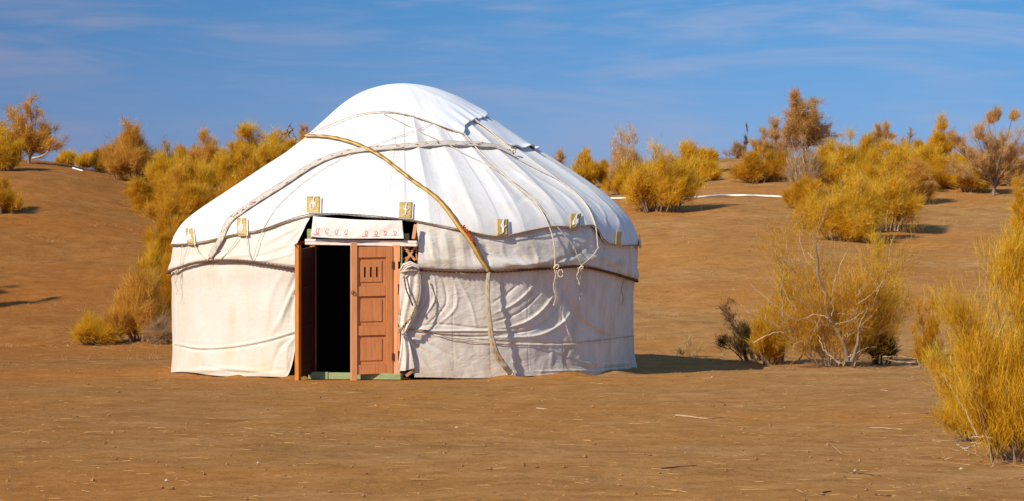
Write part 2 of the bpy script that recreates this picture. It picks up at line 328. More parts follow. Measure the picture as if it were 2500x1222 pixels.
# ------------------------------------------------------------------ the lie of the land
YN = [5, 30, 38, 42, 44, 46, 50, 56, 62, 68, 74, 80, 86, 100, 140, 700]
fz = lambda py, Y: H0+(HOR-py)*Y/F
T_ = {  # eye-line heights of the slope at each depth, for a fan of directions; z beyond
 -900: [0, 0, 0, .05, .12, .5, fz(720, 50), fz(600, 56), fz(500, 62), fz(420, 68), fz(385, 74), fz(382, 80), 4.3, 3, 2, 2],
 0:    [0, 0, 0, .03, .10, .42, fz(738, 50), fz(622, 56), fz(520, 62), fz(435, 68), fz(400, 74), fz(398, 80), 4.0, 3, 2, 2],
 110:  [0, 0, 0, .03, .10, .42, fz(738, 50), fz(622, 56), fz(520, 62), fz(430, 68), fz(389, 74), fz(398, 80), 3.8, 3, 2, 2],
 250:  [0, 0, 0, .03, .10, .40, fz(742, 50), fz(630, 56), fz(530, 62), fz(462, 68), fz(424, 74), fz(415, 80), 3.8, 3, 2, 2],
 420:  [0, 0, 0, .03, .10, .36, fz(745, 50), fz(640, 56), fz(555, 62), fz(500, 68), fz(460, 74), fz(430, 80), 4.0, 3, 2, 2],
 700:  [0, 0, 0, .05, .12, .3, fz(740, 50), fz(640, 56), fz(560, 62), fz(500, 68), fz(450, 74), fz(410, 80), 4.3, 3, 2, 2],
 1250: [0, 0, 0, .1, .25, .45, fz(725, 50), fz(640, 56), fz(560, 62), fz(510, 68), fz(480, 74), fz(455, 80), 4, 3, 2, 2],
 1550: [0, 0, 0, .18, .34, .52, fz(702, 50), fz(612, 56), fz(535, 62), fz(486, 68), fz(470, 74), fz(450, 80), 4, 3, 2, 2],
 1760: [0, 0, 0, .2, .38, .58, fz(690, 50), fz(602, 56), fz(528, 62), fz(480, 68), fz(438, 74), fz(388, 80), fz(384, 86), 3.6, 2, 2],
 2000: [0, 0, 0, .2, .38, .58, fz(695, 50), fz(608, 56), fz(538, 62), fz(482, 68), fz(430, 74), fz(388, 80), fz(380, 86), 3.6, 2, 2],
 2250: [0, 0, 0, .2, .38, .58, fz(698, 50), fz(612, 56), fz(542, 62), fz(484, 68), fz(428, 74), fz(382, 80), fz(370, 86), 3.6, 2, 2],
 2500: [0, 0, 0, .2, .38, .58, fz(698, 50), fz(612, 56), fz(540, 62), fz(482, 68), fz(430, 74), fz(395, 80), fz(385, 86), 3.6, 2, 2],
 3400: [0, 0, 0, .2, .4, .6, fz(695, 50), fz(605, 56), fz(530, 62), fz(470, 68), fz(420, 74), fz(390, 80), fz(380, 86), 3.6, 2, 2]}
TX = np.array(sorted(T_)); TZ = np.array([T_[k] for k in TX])
gy = np.arange(5, 180, .5); gx = np.arange(-900, 3401, 20.)
G = np.array([np.interp(gy, YN, row) for row in TZ])
G = np.array([np.interp(gx, TX, G[:, j]) for j in range(len(gy))]).T
def blur(A, ax, s):
    k = np.exp(-.5*(np.arange(-3*s, 3*s+1)/s)**2); k /= k.sum()
    pad = [(0, 0), (0, 0)]; pad[ax] = (3*s, 3*s); Ap = np.pad(A, pad, mode='edge')
    return np.apply_along_axis(lambda v: np.convolve(v, k, 'valid'), ax, Ap)
G = blur(blur(G, 1, 2), 0, 3)
def terrain(x, Y, fine=True):
    x = np.asarray(x, float); Y = np.asarray(Y, float)
    Yc = np.clip(Y, 5, 179.4); px = np.clip(1250+x/np.maximum(Y, 5)*F, -899, 3399)
    a = (px+900)/20; b = (Yc-5)/.5; i = np.clip(a.astype(int), 0, len(gx)-2); j = np.clip(b.astype(int), 0, len(gy)-2); fa = a-i; fb = b-j
    z = (G[i, j]*(1-fa)+G[i+1, j]*fa)*(1-fb)+(G[i, j+1]*(1-fa)+G[i+1, j+1]*fa)*fb
    hill = np.clip((Y-40)/12, 0, 1)
    z = z+fbm(x*.22+5, Y*.22+3, 3, 1)*.22*hill*np.clip((120-Y)/30, 0, 1)
    near = 1-np.clip(np.hypot(x+1.395, Y-35)-3.0, 0, 1.2)/1.2      # trodden flat round the yurt
    ring = np.hypot(x+1.395, Y-35)
    z = z+np.exp(-((ring-3.02)/.13)**2)*np.clip(fbm(x*1.7+9, Y*1.7, 3, 3)*.16+.028, 0, .07)*(np.abs(x+1.87) > .62)
    if fine: z = z+(fbm(x*1.1, Y*1.1, 4, 0)*.045+fbm(x*5, Y*5, 3, 2)*.010)*(1-.75*near)-.005
    return z
def ground_hit(px, py, y0=12, y1=110):
    Ys = np.arange(y0, y1, .05); x = (px-1250)/F*Ys; z = H0+(HOR-py)/F*Ys
    k = np.nonzero(terrain(x, Ys) >= z)[0]
    i = k[0] if len(k) else int(np.argmin(z-terrain(x, Ys)))
    return np.array([x[i], Ys[i], float(terrain(x[i], Ys[i]))])
def at(px, Y): x = (px-1250)/F*Y; return np.array([x, Y, float(terrain(x, Y))])
def pw(px, py, Y): return np.array([(px-1250)/F*Y, Y, H0+(HOR-py)/F*Y])
xs = np.concatenate([-np.geomspace(500, 23, 26), np.arange(-22, 22.01, .13), np.geomspace(23, 500, 26)])
ys = np.concatenate([-np.geomspace(400, 2, 22), np.arange(0, 12, .5), np.arange(12, 96, .13), np.geomspace(96.5, 900, 40)])
X, Y = np.meshgrid(xs, ys); Z = terrain(X, Y)
g = mesh_np('ground', np.stack([X, Y, Z], -1).reshape(-1, 3), [grid_polys(len(ys), len(xs))], M['ground'])
tag(g, 'brown sandy clay ground rising into low dunes', kind='structure')

# ------------------------------------------------------------------ the yurt: one analytic form that every cloth, rope and band follows
XC, YC = -1.395, 35.0; PM = 190.0
zt = lambda py: H0+(HOR-py)/PM
LP = [(925, 566), (850, 562), (750, 563), (690, 562), (660, 566), (610, 560), (585, 553), (555, 538), (530, 512), (500, 468), (445, 385), (380, 286), (330, 221), (290, 178), (250, 131), (228, 90), (214, 38), (211, 0)]
RP = [(925, 568), (850, 564), (750, 563), (690, 564), (640, 571), (600, 572), (555, 560), (520, 535), (480, 493), (425, 413), (370, 325), (325, 256), (290, 205), (270, 175), (245, 134), (222, 75), (211, 0)]
ZT = zt(210.5)
vv = np.linspace(0, math.sqrt(ZT+.25), 900)
def prof(tab):
    v = np.array([math.sqrt(max(ZT-zt(y), 0)) for y, r in tab][::-1]); r = np.array([r/PM for y, r in tab][::-1])
    q = np.interp(vv, v, r); k = np.exp(-.5*(np.arange(-30, 31)/10.)**2); k /= k.sum()
    qe = np.concatenate([-q[30:0:-1], q, np.full(30, q[-1])]); return np.convolve(qe, k, 'valid')
pL, pR = prof(LP), prof(RP)
def rad(th, v):
    wl = .5-.5*np.sin(th); return np.interp(v, vv, pL)*wl+np.interp(v, vv, pR)*(1-wl)
def P3(th, z, off=0.):
    """point of the base form at angle th (0 = towards the lens, + = right) and height z, pushed out by off along the normal"""
    th, z, off = np.broadcast_arrays(np.asarray(th, float), np.asarray(z, float), np.asarray(off, float))
    v = np.sqrt(np.clip(ZT-z, 0, None)); r = rad(th, v); r1 = rad(th, v+.01)
    dz = -((v+.01)**2-v**2); dr = r1-r; ln = np.hypot(dz, dr)+1e-9
    nr, nz = -dz/ln, dr/ln
    rr = r+off*nr; zz = z+off*nz
    return np.stack([XC+rr*np.sin(th), YC-rr*np.cos(th), zz], -1)
def hit(px, py):
    Ys = np.linspace(31.6, 36.2, 1400); x = (px-1250)/F*Ys; z = H0+(HOR-py)/F*Ys
    th = np.arctan2(x-XC, YC-Ys); rho = np.hypot(x-XC, YC-Ys); v = np.sqrt(np.clip(ZT-z, 0, None))
    d = rho-rad(th, v)+np.where(z > ZT, 9, 0); k = np.nonzero(d <= 0)[0]; i = k[0] if len(k) else int(np.argmin(d))
    return th[i], min(z[i], ZT-1e-4)
def on(pts, n=None, off=0.0):
    """photo polyline laid on the form"""
    q = resample(pts, n) if n else np.asarray(pts, float)
    h = np.array([hit(a, b) for a, b in q[:, :2]])
    return P3(h[:, 0], h[:, 1], off)
def curve_fn(pts, n=60):
    q = resample(pts, n); h = np.array([hit(a, b) for a, b in q]); h = h[np.argsort(h[:, 0])]
    return lambda th: np.interp(th, h[:, 0], h[:, 1])
def edge_fn(pts, n=40):
    q = resample(pts, n); h = np.array([hit(a, b) for a, b in q]); h = h[np.argsort(h[:, 1])]
    return lambda z: np.interp(z, h[:, 1], h[:, 0])
belt = curve_fn([(416, 662), (440, 652), (480, 640), (530, 634), (610, 636), (722, 652), (860, 657), (1000, 656), (1100, 660), (1195, 661), (1290, 656), (1345, 653), (1410, 649), (1480, 662), (1551, 684)])
eave = curve_fn([(428, 600), (470, 598), (520, 590), (575, 577), (640, 566), (700, 546), (755, 531), (820, 529), (900, 533), (1000, 543), (1060, 553), (1120, 564), (1180, 577), (1225, 580), (1290, 567), (1350, 557), (1400, 559), (1445, 555), (1468, 590), (1500, 602), (1545, 600), (1557, 602)])
def fold_disp(V, folds):
    D = np.zeros(len(V))
    for f in folds:
        pts, wd, dp = f[:3]; shp = f[3] if len(f) > 3 else 'both'
        q = on(pts, max(6, 3*len(pts)), 0); n = len(q)-1
        lo = q.min(0)-4*wd; hi = q.max(0)+4*wd
        m = np.nonzero(np.all((V > lo) & (V < hi), axis=1))[0]
        if not len(m): continue
        P = V[m]; best = np.full(len(m), 9.); bt = np.zeros(len(m))
        for i in range(n):
            a, b = q[i], q[i+1]; ab = b-a; t = np.clip(((P-a)@ab)/(ab@ab+1e-12), 0, 1)
            d = np.linalg.norm(P-a-t[:, None]*ab, axis=1); k = d < best; best[k] = d[k]; bt[k] = (i+t[k])/n
        tp = {'both': np.sin(np.pi*np.clip(bt*.96+.02, 0, 1))**.6, 'start': np.clip((1-bt)*1.3, 0, 1)**.8*np.clip(bt*8+.4, 0, 1), 'full': np.ones_like(bt)}[shp]
        D[m] += dp*tp*np.exp(-.5*(best/wd)**2)
    return D
def theta_grid(n_front, n_back):
    a = np.linspace(-1.75, 1.75, n_front); b = np.linspace(1.75, 2*math.pi-1.75, n_back+2)[1:-1]
    return np.concatenate([a, b, [2*math.pi-1.75]])
yurt = empty('yurt', (XC, YC, 0))
tag(yurt, 'round white canvas felt yurt with a domed roof and open orange wooden doors', 'yurt')
def cloth(name, th, z, disp, mat, thick=.012):
    """rows of th (nr,nc), z (nr,nc), disp (nr,nc) -> cloth sheet with a turned hem"""
    V = P3(th, z, disp); nr, nc = th.shape
    inn = P3(th, z, disp-thick)
    B = np.concatenate([inn[2:3], inn[:1], V, inn[-1:], inn[-3:-2]], 0)     # hems folded under at both edges
    B = np.concatenate([(B[:, :1]*.35+B[:, 2:3]*.65)*0+B[:, :1], B], 1) if False else B
    o = mesh_np(name, B.reshape(-1, 3), [grid_polys(B.shape[0], B.shape[1])], mat, yurt)
    return o
def micro(th, z, s=1.0, k=0):
    R = 2.9
    n = fbm(th*R*2.2+z*.6, z*1.1, 4, k)*.030-np.abs(fbm(th*R*3.1-z*2.2, z*2.6+th, 3, (k+2) % 4))*.014+fbm(th*R*7+z*2.5, z*2.2, 3, (k+1) % 4)*.007
    return n*s
# --- roof cover
thr = theta_grid(640, 60); nr = 190
vt = np.linspace(.02, 1, nr)[:, None]
ve = np.sqrt(ZT-eave(np.where(thr > math.pi, thr-2*math.pi, thr)))[None]
thg = np.broadcast_to(thr[None], (nr, len(thr))); vg = vt*ve; zg = ZT-vg**2
thw = np.where(thg > math.pi, thg-2*math.pi, thg)
rr_ = rad(thw, vg)
POL = .205
ph = (thw+.05+.02*np.sin(thw*3))/POL; u = np.abs((ph-np.floor(ph))-.5)*2          # u=1 on a roof pole, 0 midway
cell = np.floor(ph+.5).astype(int); cam_ = (np.sin(cell*12.9898)*43758.5453) % 1
side = np.clip((thw+.35)/.5, .12, 1)
midr = np.clip((rr_-.75)/.5, 0, 1)*np.clip((vt*1.0), 0, 1)
ridge = (u**2.0-.45)*.046*midr*side*(.55+.9*cam_)
low = np.clip((vt-.82)/.18, 0, 1)
ridge = ridge*(1-.65*low)
dr_ = ridge+micro(thw*.7, zg, .30, 1)*np.clip(rr_/1.2, 0, 1)+.022+.016*low**2*np.sin(thw*11+1)**2
roof_folds = [
 ([(1085, 390), (1130, 470), (1175, 560)], .03, .012), ([(1150, 372), (1215, 470), (1270, 560)], .035, .016), ([(1190, 400), (1270, 470), (1340, 545)], .03, .014),
 ([(1230, 400), (1330, 480), (1395, 540)], .028, .014), ([(1300, 430), (1390, 490), (1435, 560)], .028, .016), ([(1350, 440), (1430, 510), (1460, 590)], .022, .016),
 ([(1390, 450), (1470, 515), (1480, 590)], .02, .014), ([(1430, 470), (1500, 530), (1505, 590)], .018, .012), ([(1460, 490), (1520, 545), (1530, 595)], .018, .012),
 ([(1250, 505), (1300, 480), (1345, 520)], .03, -.010), ([(1225, 500), (1300, 497), (1380, 520)], .02, .008),
 ([(960, 410), (955, 470), (945, 520)], .05, .008), ([(880, 400), (850, 460), (840, 520)], .05, .008), ([(760, 430), (700, 500), (670, 560)], .05, .008),
 ([(1065, 300), (1075, 330), (1090, 360)], .03, .008), ([(1010, 300), (1020, 360)], .04, .006)]
for k in range(16):   # gathers above the skirt on the right shoulder
    x0 = 1455+k*6.2; roof_folds.append(([(x0-14, 520+k*1.5), (x0, 560), (x0+4, 594)], .009, .007*(1 if k % 2 else -1)))
for x0 in (430, 450, 500, 545, 620, 660, 700, 800, 870, 930, 1040, 1090, 1150):
    roof_folds.append(([(x0, eave(0)*0+ (575 if x0 < 600 else 545)), (x0+5, 600)], .02, .006*random.choice((-1, 1))))
Vb = P3(thw, zg, .02).reshape(-1, 3)
dr_ = dr_+fold_disp(Vb, roof_folds).reshape(dr_.shape)
cloth('roof_cover', thw, zg, dr_, M['canvas_roof'])
for th_s in (-.42, -.02, .17, .36, .58, .80, 1.02, 1.22):
    j = int(np.argmin(abs(thr-th_s-.02*math.sin(th_s*9)))); rows_ = slice(96+int(30*(th_s*7.3 % 1)), 189, 2)
    q = MB(); q.tube(P3(thw[rows_, j], zg[rows_, j], dr_[rows_, j]+.0), .0026, 4); q.build('seam', M['seam'], yurt, True)
# --- crown cover over the smoke ring
cr_front = curve_fn([(745, 338), (775, 322), (820, 302), (870, 286), (930, 278), (985, 284), (1040, 300), (1085, 318), (1130, 334)], 50)
h_c = hit(1130, 334); h_e = hit(1192, 288)
thc = theta_grid(360, 60); thc2 = np.where(thc > math.pi, thc-2*math.pi, thc)
def crown_z(t):
    z = cr_front(t)
    zr = np.interp(t, [h_c[0], h_c[0]+.10, h_c[0]+.26, h_c[0]+.5, h_e[0], math.pi], [h_c[1], h_c[1]+.12, h_c[1]+.19, h_c[1]+.23, h_e[1]+.02, h_e[1]-.05])
    return np.where(t > h_c[0], zr, z)
vc = np.sqrt(ZT-crown_z(thc2))[None]; vt2 = np.linspace(.02, 1, 90)[:, None]; vg2 = vt2*vc; zg2 = ZT-vg2**2; th2 = np.broadcast_to(thc2[None], vg2.shape)
d2 = .036+micro(th2*.6, zg2, .2, 2)*np.clip(vt2*2, 0, 1)
gath = np.clip((th2-h_c[0]+.25)/.3, 0, 1)*np.clip((vt2-.55)/.45, 0, 1)
d2 = d2+gath*(.022+.012*np.sin(th2*38+zg2*16)*np.clip((vt2-.7)/.3,0,1))
d2 = d2+fold_disp(P3(th2, zg2, .03).reshape(-1, 3), [([(985, 216), (1010, 250), (1030, 290)], .04, .010), ([(985, 214), (880, 240), (820, 290)], .06, .008), ([(1000, 214), (1080, 250), (1150, 290)], .04, .010)]).reshape(d2.shape)
cloth('crown_cover', th2, zg2, d2, M['canvas_crown'])
# --- flap of felt lying down the right of the roof
fa = resample([(1150, 298), (1200, 330), (1243, 366)], 40); fb_ = resample([(1196, 290), (1255, 328), (1312, 371)], 40)
hA = np.array([hit(*p) for p in fa]); hB = np.array([hit(*p) for p in fb_]); hB[:, 0] = np.maximum(hB[:, 0], hA[:, 0]+.25)
s_ = np.linspace(0, 1, 40)[None]; thf = hA[:, :1]*(1-s_)+hB[:, :1]*s_; zf = hA[:, 1:]*(1-s_)+hB[:, 1:]*s_+.0*s_
tt = np.linspace(0, 1, 40)[:, None]
df = .035+.012*np.sin(s_*9+tt*3)*tt+.05*np.clip((tt-.82)/.18, 0, 1)**2*(.6+.4*np.sin(s_*14))+.0*s_
cloth('roof_flap', thf, zf, df, M['canvas_crown'], .02)
# --- upper wall (skirt between eave and belt), left and right of the door
def wall(name, mat, t0, t1, eL, eR, zb, ztp, nrow, ncol, dfun, folds, backL=None, backR=None):
    b = np.linspace(0, 1, nrow)[:, None]; a = np.linspace(0, 1, ncol)[None]
    # first guess of the height for the edges, then the true angle
    zb0 = .5*(zb(t0)+zb(t1)); zt0 = .5*(ztp(t0)+ztp(t1)); zz = zb0+(zt0-zb0)*b
    tl = (eL(zz) if eL else np.full_like(b, t0)); tr = (eR(zz) if eR else np.full_like(b, t1))
    th = tl*(1-a)+tr*a; z = zb(th)*(1-b)+ztp(th)*b
    d = dfun(th, z, b, a)+fold_disp(P3(th, z, 0).reshape(-1, 3), folds).reshape(th.shape)
    return cloth(name, th, z, d, mat)
def up_d(th, z, b, a):
    sw = np.exp(-((b-.16)/.16)**2)                              # cloth bags out just over the belt
    sc = .5+.5*np.sin(th*13+2*np.sin(th*4))
    return .004+sw*(.020+.026*sc)*np.where(th < -.4, .55, 1)+micro(th, z, .8, 3)-.03*np.clip(1-b/.07, 0, 1)
eUL = edge_fn([(722, 660), (722, 620), (735, 590), (748, 560), (756, 525)]); eUR = edge_fn([(1018, 668), (1022, 620), (1018, 580), (1019, 540)])
ztop_f = lambda t: eave(t)+.05
fan = [([(752, 545), (x, y)], .016, .010*sg, 'start') for x, y, sg in ((560, 628, 1), (600, 632, -1), (640, 640, 1), (668, 642, -1), (690, 646, 1), (706, 648, -1), (720, 640, 1), (580, 600, 1), (610, 590, -1))]
fan += [([(725, 600), (640, 622), (570, 630)], .014, -.010), ([(722, 615), (650, 634), (590, 638)], .012, .010)]
wall('upper_wall_cover', M['canvas_left'], -math.pi, hit(722, 600)[0], None, eUL, lambda t: belt(t)-.012, ztop_f, 60, 420, up_d, fan)
upr = [([(1030+i*17, 560+i*1.5), (1034+i*19, 600), (1040+i*19, 648)], .018, .010*(1 if i % 2 else -1)) for i in range(9)]
upr += [([(1035, 575), (1075, 620), (1100, 650)], .014, .012), ([(1028, 570), (1050, 620), (1060, 655)], .012, -.012), ([(1200, 630), (1270, 645), (1340, 636)], .022, .022), ([(1270, 620), (1300, 648), (1380, 645)], .016, -.02),
        ([(1340, 640), (1400, 620), (1450, 590)], .018, -.02), ([(1420, 640), (1460, 625), (1540, 640)], .03, .025), ([(1440, 650), (1500, 640), (1550, 660)], .02, .02),
        ([(1460, 610), (1470, 640), (1520, 670)], .02, -.018), ([(1300, 600), (1310, 625), (1300, 648)], .018, .014), ([(1400, 575), (1395, 610), (1415, 640)], .02, -.016), ([(1225, 595), (1230, 620), (1260, 650)], .02, .012)]
wall('upper_wall_cover', M['canvas_right'], hit(1020, 600)[0], math.pi, eUR, None, lambda t: belt(t)-.012, ztop_f, 60, 520, up_d, upr)
# --- lower wall, left and right
base_z = lambda t: .008+.010*np.sin(t*5)+.012*np.sin(t*11+1)
def lowL(th, z, b, a): return -.012+micro(th, z, .55, 0)+.030*np.clip(1-z/.35, 0, 1)**2*(.5+.5*np.sin(th*9))+np.where(z < .30+.0*th, .0, 0)
eLL = edge_fn([(700, 922), (708, 905), (716, 870), (722, 815), (721, 740), (723, 650)])
fl = [([(722, 665), (700, 720), (668, 802)], .014, -.016, 'start'), ([(722, 690), (700, 745), (680, 800)], .012, .014), ([(723, 675), (712, 740), (705, 790)], .010, -.012), ([(716, 700), (690, 760), (662, 815)], .02, .012),
      ([(690, 660), (660, 720), (650, 800)], .03, .008), ([(722, 815), (700, 850), (700, 905)], .012, .014), ([(720, 818), (680, 850), (660, 912)], .018, -.010), ([(718, 830), (712, 870), (702, 912)], .008, -.014),
      ([(424, 842), (480, 853), (560, 850), (650, 834), (722, 812)], .006, -.014, 'full'), ([(424, 836), (480, 847), (560, 844), (650, 828), (722, 806)], .007, .008, 'full'),
      ([(450, 905), (560, 900), (690, 912)], .02, .015), ([(480, 890), (600, 908), (700, 900)], .012, -.008), ([(430, 680), (428, 760), (432, 840)], .02, -.010), ([(560, 640), (545, 740), (560, 840)], .07, .010), ([(640, 650), (630, 740), (640, 820)], .06, -.008)]
fl = [(a_[0], a_[1], a_[2]*1.6, *a_[3:]) for a_ in fl]; fan = [(a_[0], a_[1], a_[2]*1.5, *a_[3:]) for a_ in fan]
wall('lower_wall_cover', M['canvas_left'], -math.pi, hit(720, 780)[0], None, eLL, base_z, lambda t: belt(t)+.004, 110, 420, lowL, fl)
def lowR(th, z, b, a): return -.008+micro(th, z, .85, 1)+.03*np.clip(1-z/.3, 0, 1)**2*(.5+.5*np.sin(th*8+2))
eLR = edge_fn([(1012, 922), (1006, 900), (996, 860), (984, 825), (980, 800), (1000, 760), (1014, 700), (1018, 650)])
fr_ = []
for (x, y, sg, wd) in ((1022, 912, 1, .010), (1040, 914, -1, .011), (1062, 916, 1, .014), (1090, 916, -1, .014), (1130, 914, 1, .018), (1180, 905, -1, .02)):   # fan down from the tie
    fr_.append(([(986, 808), ((986*.45+x*.55)-8, 808*.45+y*.55-4), (x, y)], wd, .016*sg, 'start'))
for (pts, wd, dp) in [
  ([(990, 800), (1060, 806), (1150, 806), (1260, 806)], .012, .020), ([(990, 804), (1060, 815), (1150, 820), (1250, 816)], .010, -.022), ([(995, 796), (1080, 790), (1180, 800), (1280, 790)], .014, -.012),
  ([(1200, 800), (1270, 790), (1330, 750), (1372, 690)], .016, .026), ([(1210, 812), (1290, 805), (1350, 770), (1392, 700)], .014, -.026), ([(1220, 822), (1310, 818), (1370, 790), (1410, 740)], .016, .022),
  ([(1205, 785), (1260, 765), (1310, 725), (1345, 680)], .014, -.020), ([(1205, 765), (1255, 740), (1295, 705), (1320, 670)], .016, .016), ([(1200, 740), (1240, 715), (1275, 685)], .016, -.012),
  ([(1380, 680), (1395, 740), (1440, 800), (1500, 825)], .030, -.026), ([(1400, 700), (1420, 770), (1480, 812)], .018, .020), ([(1392, 730), (1405, 790), (1450, 826)], .014, -.018), ([(1375, 760), (1385, 800), (1400, 828)], .016, .018),
  ([(985, 800), (1060, 812), (1130, 824), (1250, 832), (1400, 834), (1551, 816)], .006, -.014), ([(985, 806), (1060, 818), (1130, 830), (1250, 838), (1400, 840), (1551, 822)], .008, .010),
  ([(1030, 665), (1020, 720), (1000, 780)], .010, .016), ([(1042, 665), (1045, 720), (1010, 785)], .011, -.018), ([(1060, 668), (1062, 730), (1020, 790)], .013, .016), ([(1080, 670), (1090, 740), (1040, 795)], .014, -.014),
  ([(1105, 672), (1115, 745), (1060, 800)], .018, .012), ([(1040, 680), (1070, 740), (1110, 790)], .012, -.012), ([(1120, 680), (1150, 740), (1165, 800)], .016, .010),
  ([(1390, 850), (1380, 880), (1400, 905)], .03, -.02), ([(1410, 880), (1470, 888), (1540, 884)], .010, .012), ([(1400, 890), (1460, 897), (1545, 892)], .009, -.014), ([(1300, 905), (1400, 903), (1500, 904)], .012, .014),
  ([(1260, 850), (1255, 900)], .03, .008), ([(1350, 850), (1345, 905)], .03, .010)]: fr_.append((pts, wd, dp))
for x0 in (1110, 1200, 1292, 1378, 1450, 1505): fr_.append(([(x0, 665), (x0-4, 780), (x0, 900)], .006, -.005, 'full'))
wall('lower_wall_cover', M['canvas_right'], hit(1010, 780)[0], math.pi, eLR, None, base_z, lambda t: belt(t)+.004, 200, 940, lowR, [(f_[0], f_[1]*.74, f_[2]*.85, *f_[3:]) for f_ in fr_])
# ---------------- loose cloth hanging between door post and wall (gathered by the tie)
def free_cloth(name, cols, mat, amp=.012, freq=5, nrow=60, seed=0):
    """cols: list of photo polylines (each top->bottom with depth) giving the cloth's verticals"""
    g_ = np.array([resample(c, nrow) for c in cols]); nc = 50
    s = np.linspace(0, len(cols)-1, nc)
    gg = np.stack([np.stack([np.interp(s, np.arange(len(cols)), g_[:, r, k]) for k in range(3)], -1) for r in range(nrow)])
    ss = np.linspace(0, 1, nc)[None]; t = np.linspace(0, 1, nrow)[:, None]
    Yd = gg[..., 2]-amp*.6*np.sin(ss*freq*2*np.pi+2*t+seed)*(.4+.6*t)-.002*np.sin(ss*23+t*9)
    x = (gg[..., 0]-1250)/F*Yd; z = H0+(HOR-gg[..., 1])/F*Yd
    V = np.stack([x, Yd, z], -1)
    return mesh_np(name, V.reshape(-1, 3), [grid_polys(nrow, nc)], mat, yurt)
free_cloth('door_side_cloth', [[(977, 655, 31.98), (974, 720, 31.99), (972, 780, 32.0), (980, 812, 31.98)], [(1000, 650, 31.96), (1000, 720, 31.96), (990, 775, 31.97), (984, 812, 31.97)], [(1026, 655, 32.0), (1026, 720, 31.98), (1010, 780, 31.98), (990, 812, 31.99)]], M['canvas_right'], .016, 2.5)
free_cloth('door_side_cloth', [[(980, 806, 31.97), (977, 850, 31.97), (971, 904, 31.97)], [(984, 806, 31.96), (990, 850, 31.95), (990, 903, 31.95)], [(990, 806, 31.98), (1003, 850, 31.98), (1012, 897, 31.99)]], M['canvas_right'], .014, 2)
b_ = MB()
for k in range(4):
    a0 = random.uniform(-6, 6); b_.tube([pw(976+k*2, 662+a0*.6, 31.95), pw(985+k*3, 648+a0*.8, 31.91), pw(1000+k*2, 643+a0, 31.92), pw(1022, 650+a0*.7, 31.95)], [.008, .014, .012, .008], 7)
b_.build('cloth_bundle', M['canvas_right'], yurt, True)

# ---------------- door: frame axes
A = np.array([(770-1250)/F*32.2, 32.2]); B = np.array([(957-1250)/F*32.02, 32.02]); du = (B-A)/np.linalg.norm(B-A); dn = np.array([du[1], -du[0]])
dn = dn if dn[1] < 0 else -dn
Wd = float(np.linalg.norm(B-A))
fr = lambda u, n, z: (A[0]+du[0]*u+dn[0]*n, A[1]+du[1]*u+dn[1]*n, z)
zf_ = lambda py: H0+(HOR-py)/F*32.1
frame = MB(); frame.box(fr, Wd+.004, Wd+.078, -.05, .02, .06, 1.572); nt_ = [(637, 655), (692, 719), (766, 797), (855, 878)]; zz = [1.572]
for a_, c_ in nt_: zz += [zf_(a_), zf_(c_)]
zz.append(.06)
for i in range(0, len(zz), 2): frame.box(fr, Wd+.078, Wd+.100, -.045, .018, zz[i+1], zz[i])
jamb = frame.build('door_post', M['post'], yurt, bevel=.003)
f2 = MB(); f2.box(fr, -.07, -.006, -.07, -.005, .06, 1.57); f2.build('door_post', M['door'], yurt, bevel=.003)
f3 = MB()
f3.box(fr, -.125, Wd+.300, -.09, .012, zf_(598), zf_(584), lambda u: -.018*u); f3.build('lintel', M['lintel'], yurt, bevel=.003)
f3b = MB(); f3b.box(fr, -.120, Wd+.298, .012, .018, zf_(590), zf_(588), lambda u: -.018*u); f3b.build('lintel_moulding', M['lintel'], yurt)
f4 = MB(); f4.box(fr, -.06, .18, -.04, .10, .0, .085); f4.box(fr, .182, .52, -.035, .09, .0, .078); f4.box(fr, .523, Wd+.13, -.04, .10, .0, .072)
f4.build('threshold', M['green'], yurt, bevel=.006)
f5 = MB(); f5.box(fr, -.11, -.055, -.08, -.03, 1.60, 1.76); f5.build('frame_board', M['green'], yurt, bevel=.002)
f5 = MB(); f5.box(fr, Wd+.135, Wd+.19, -.08, -.03, 1.60, 1.705); f5.build('frame_board', M['green'], yurt, bevel=.002)
f5 = MB(); f5.box(fr, Wd+.102, Wd+.122, -.05, 0, .1, 1.57); f5.build('frame_board', M['green'], yurt, bevel=.002)
f5 = MB(); f5.bar(pw(1009, 584, 31.95), pw(1015, 549, 32.0), .04, .03, (0, 1, 0)); f5.build('frame_board', M['post'], yurt, bevel=.002)
f5 = MB(); f5.bar(pw(992, 916, 31.95), pw(1014, 898, 32.05), .035, .02, (0, 1, 0)); f5.build('frame_board', M['stick'], yurt, bevel=.002)
for (a_, c_, w_) in (((984, 600), (1014, 634), .028), ((1014, 602), (990, 638), .026), ((978, 612), (1010, 600), .02), ((996, 598), (1000, 640), .03), ((1016, 598), (1018, 640), .022), ((980, 632), (1008, 622), .022)):
    q = MB(); Yk = 32.02+random.uniform(0, .06); q.bar(pw(*a_, Yk), pw(*c_, Yk), w_, .02, (0, 1, 0)); q.build('lattice_stick', M['stick'], yurt, bevel=.003)
for (a_, c_) in (((704, 925), (716, 860)), ((716, 920), (702, 880)), ((708, 900), (724, 860))):
    q = MB(); Yk = 32.42+random.uniform(0, .06); q.bar(pw(*a_, Yk), pw(*c_, Yk), .03, .02, (0, 1, 0)); q.build('lattice_stick', M['bark_dark'], yurt, bevel=.003)
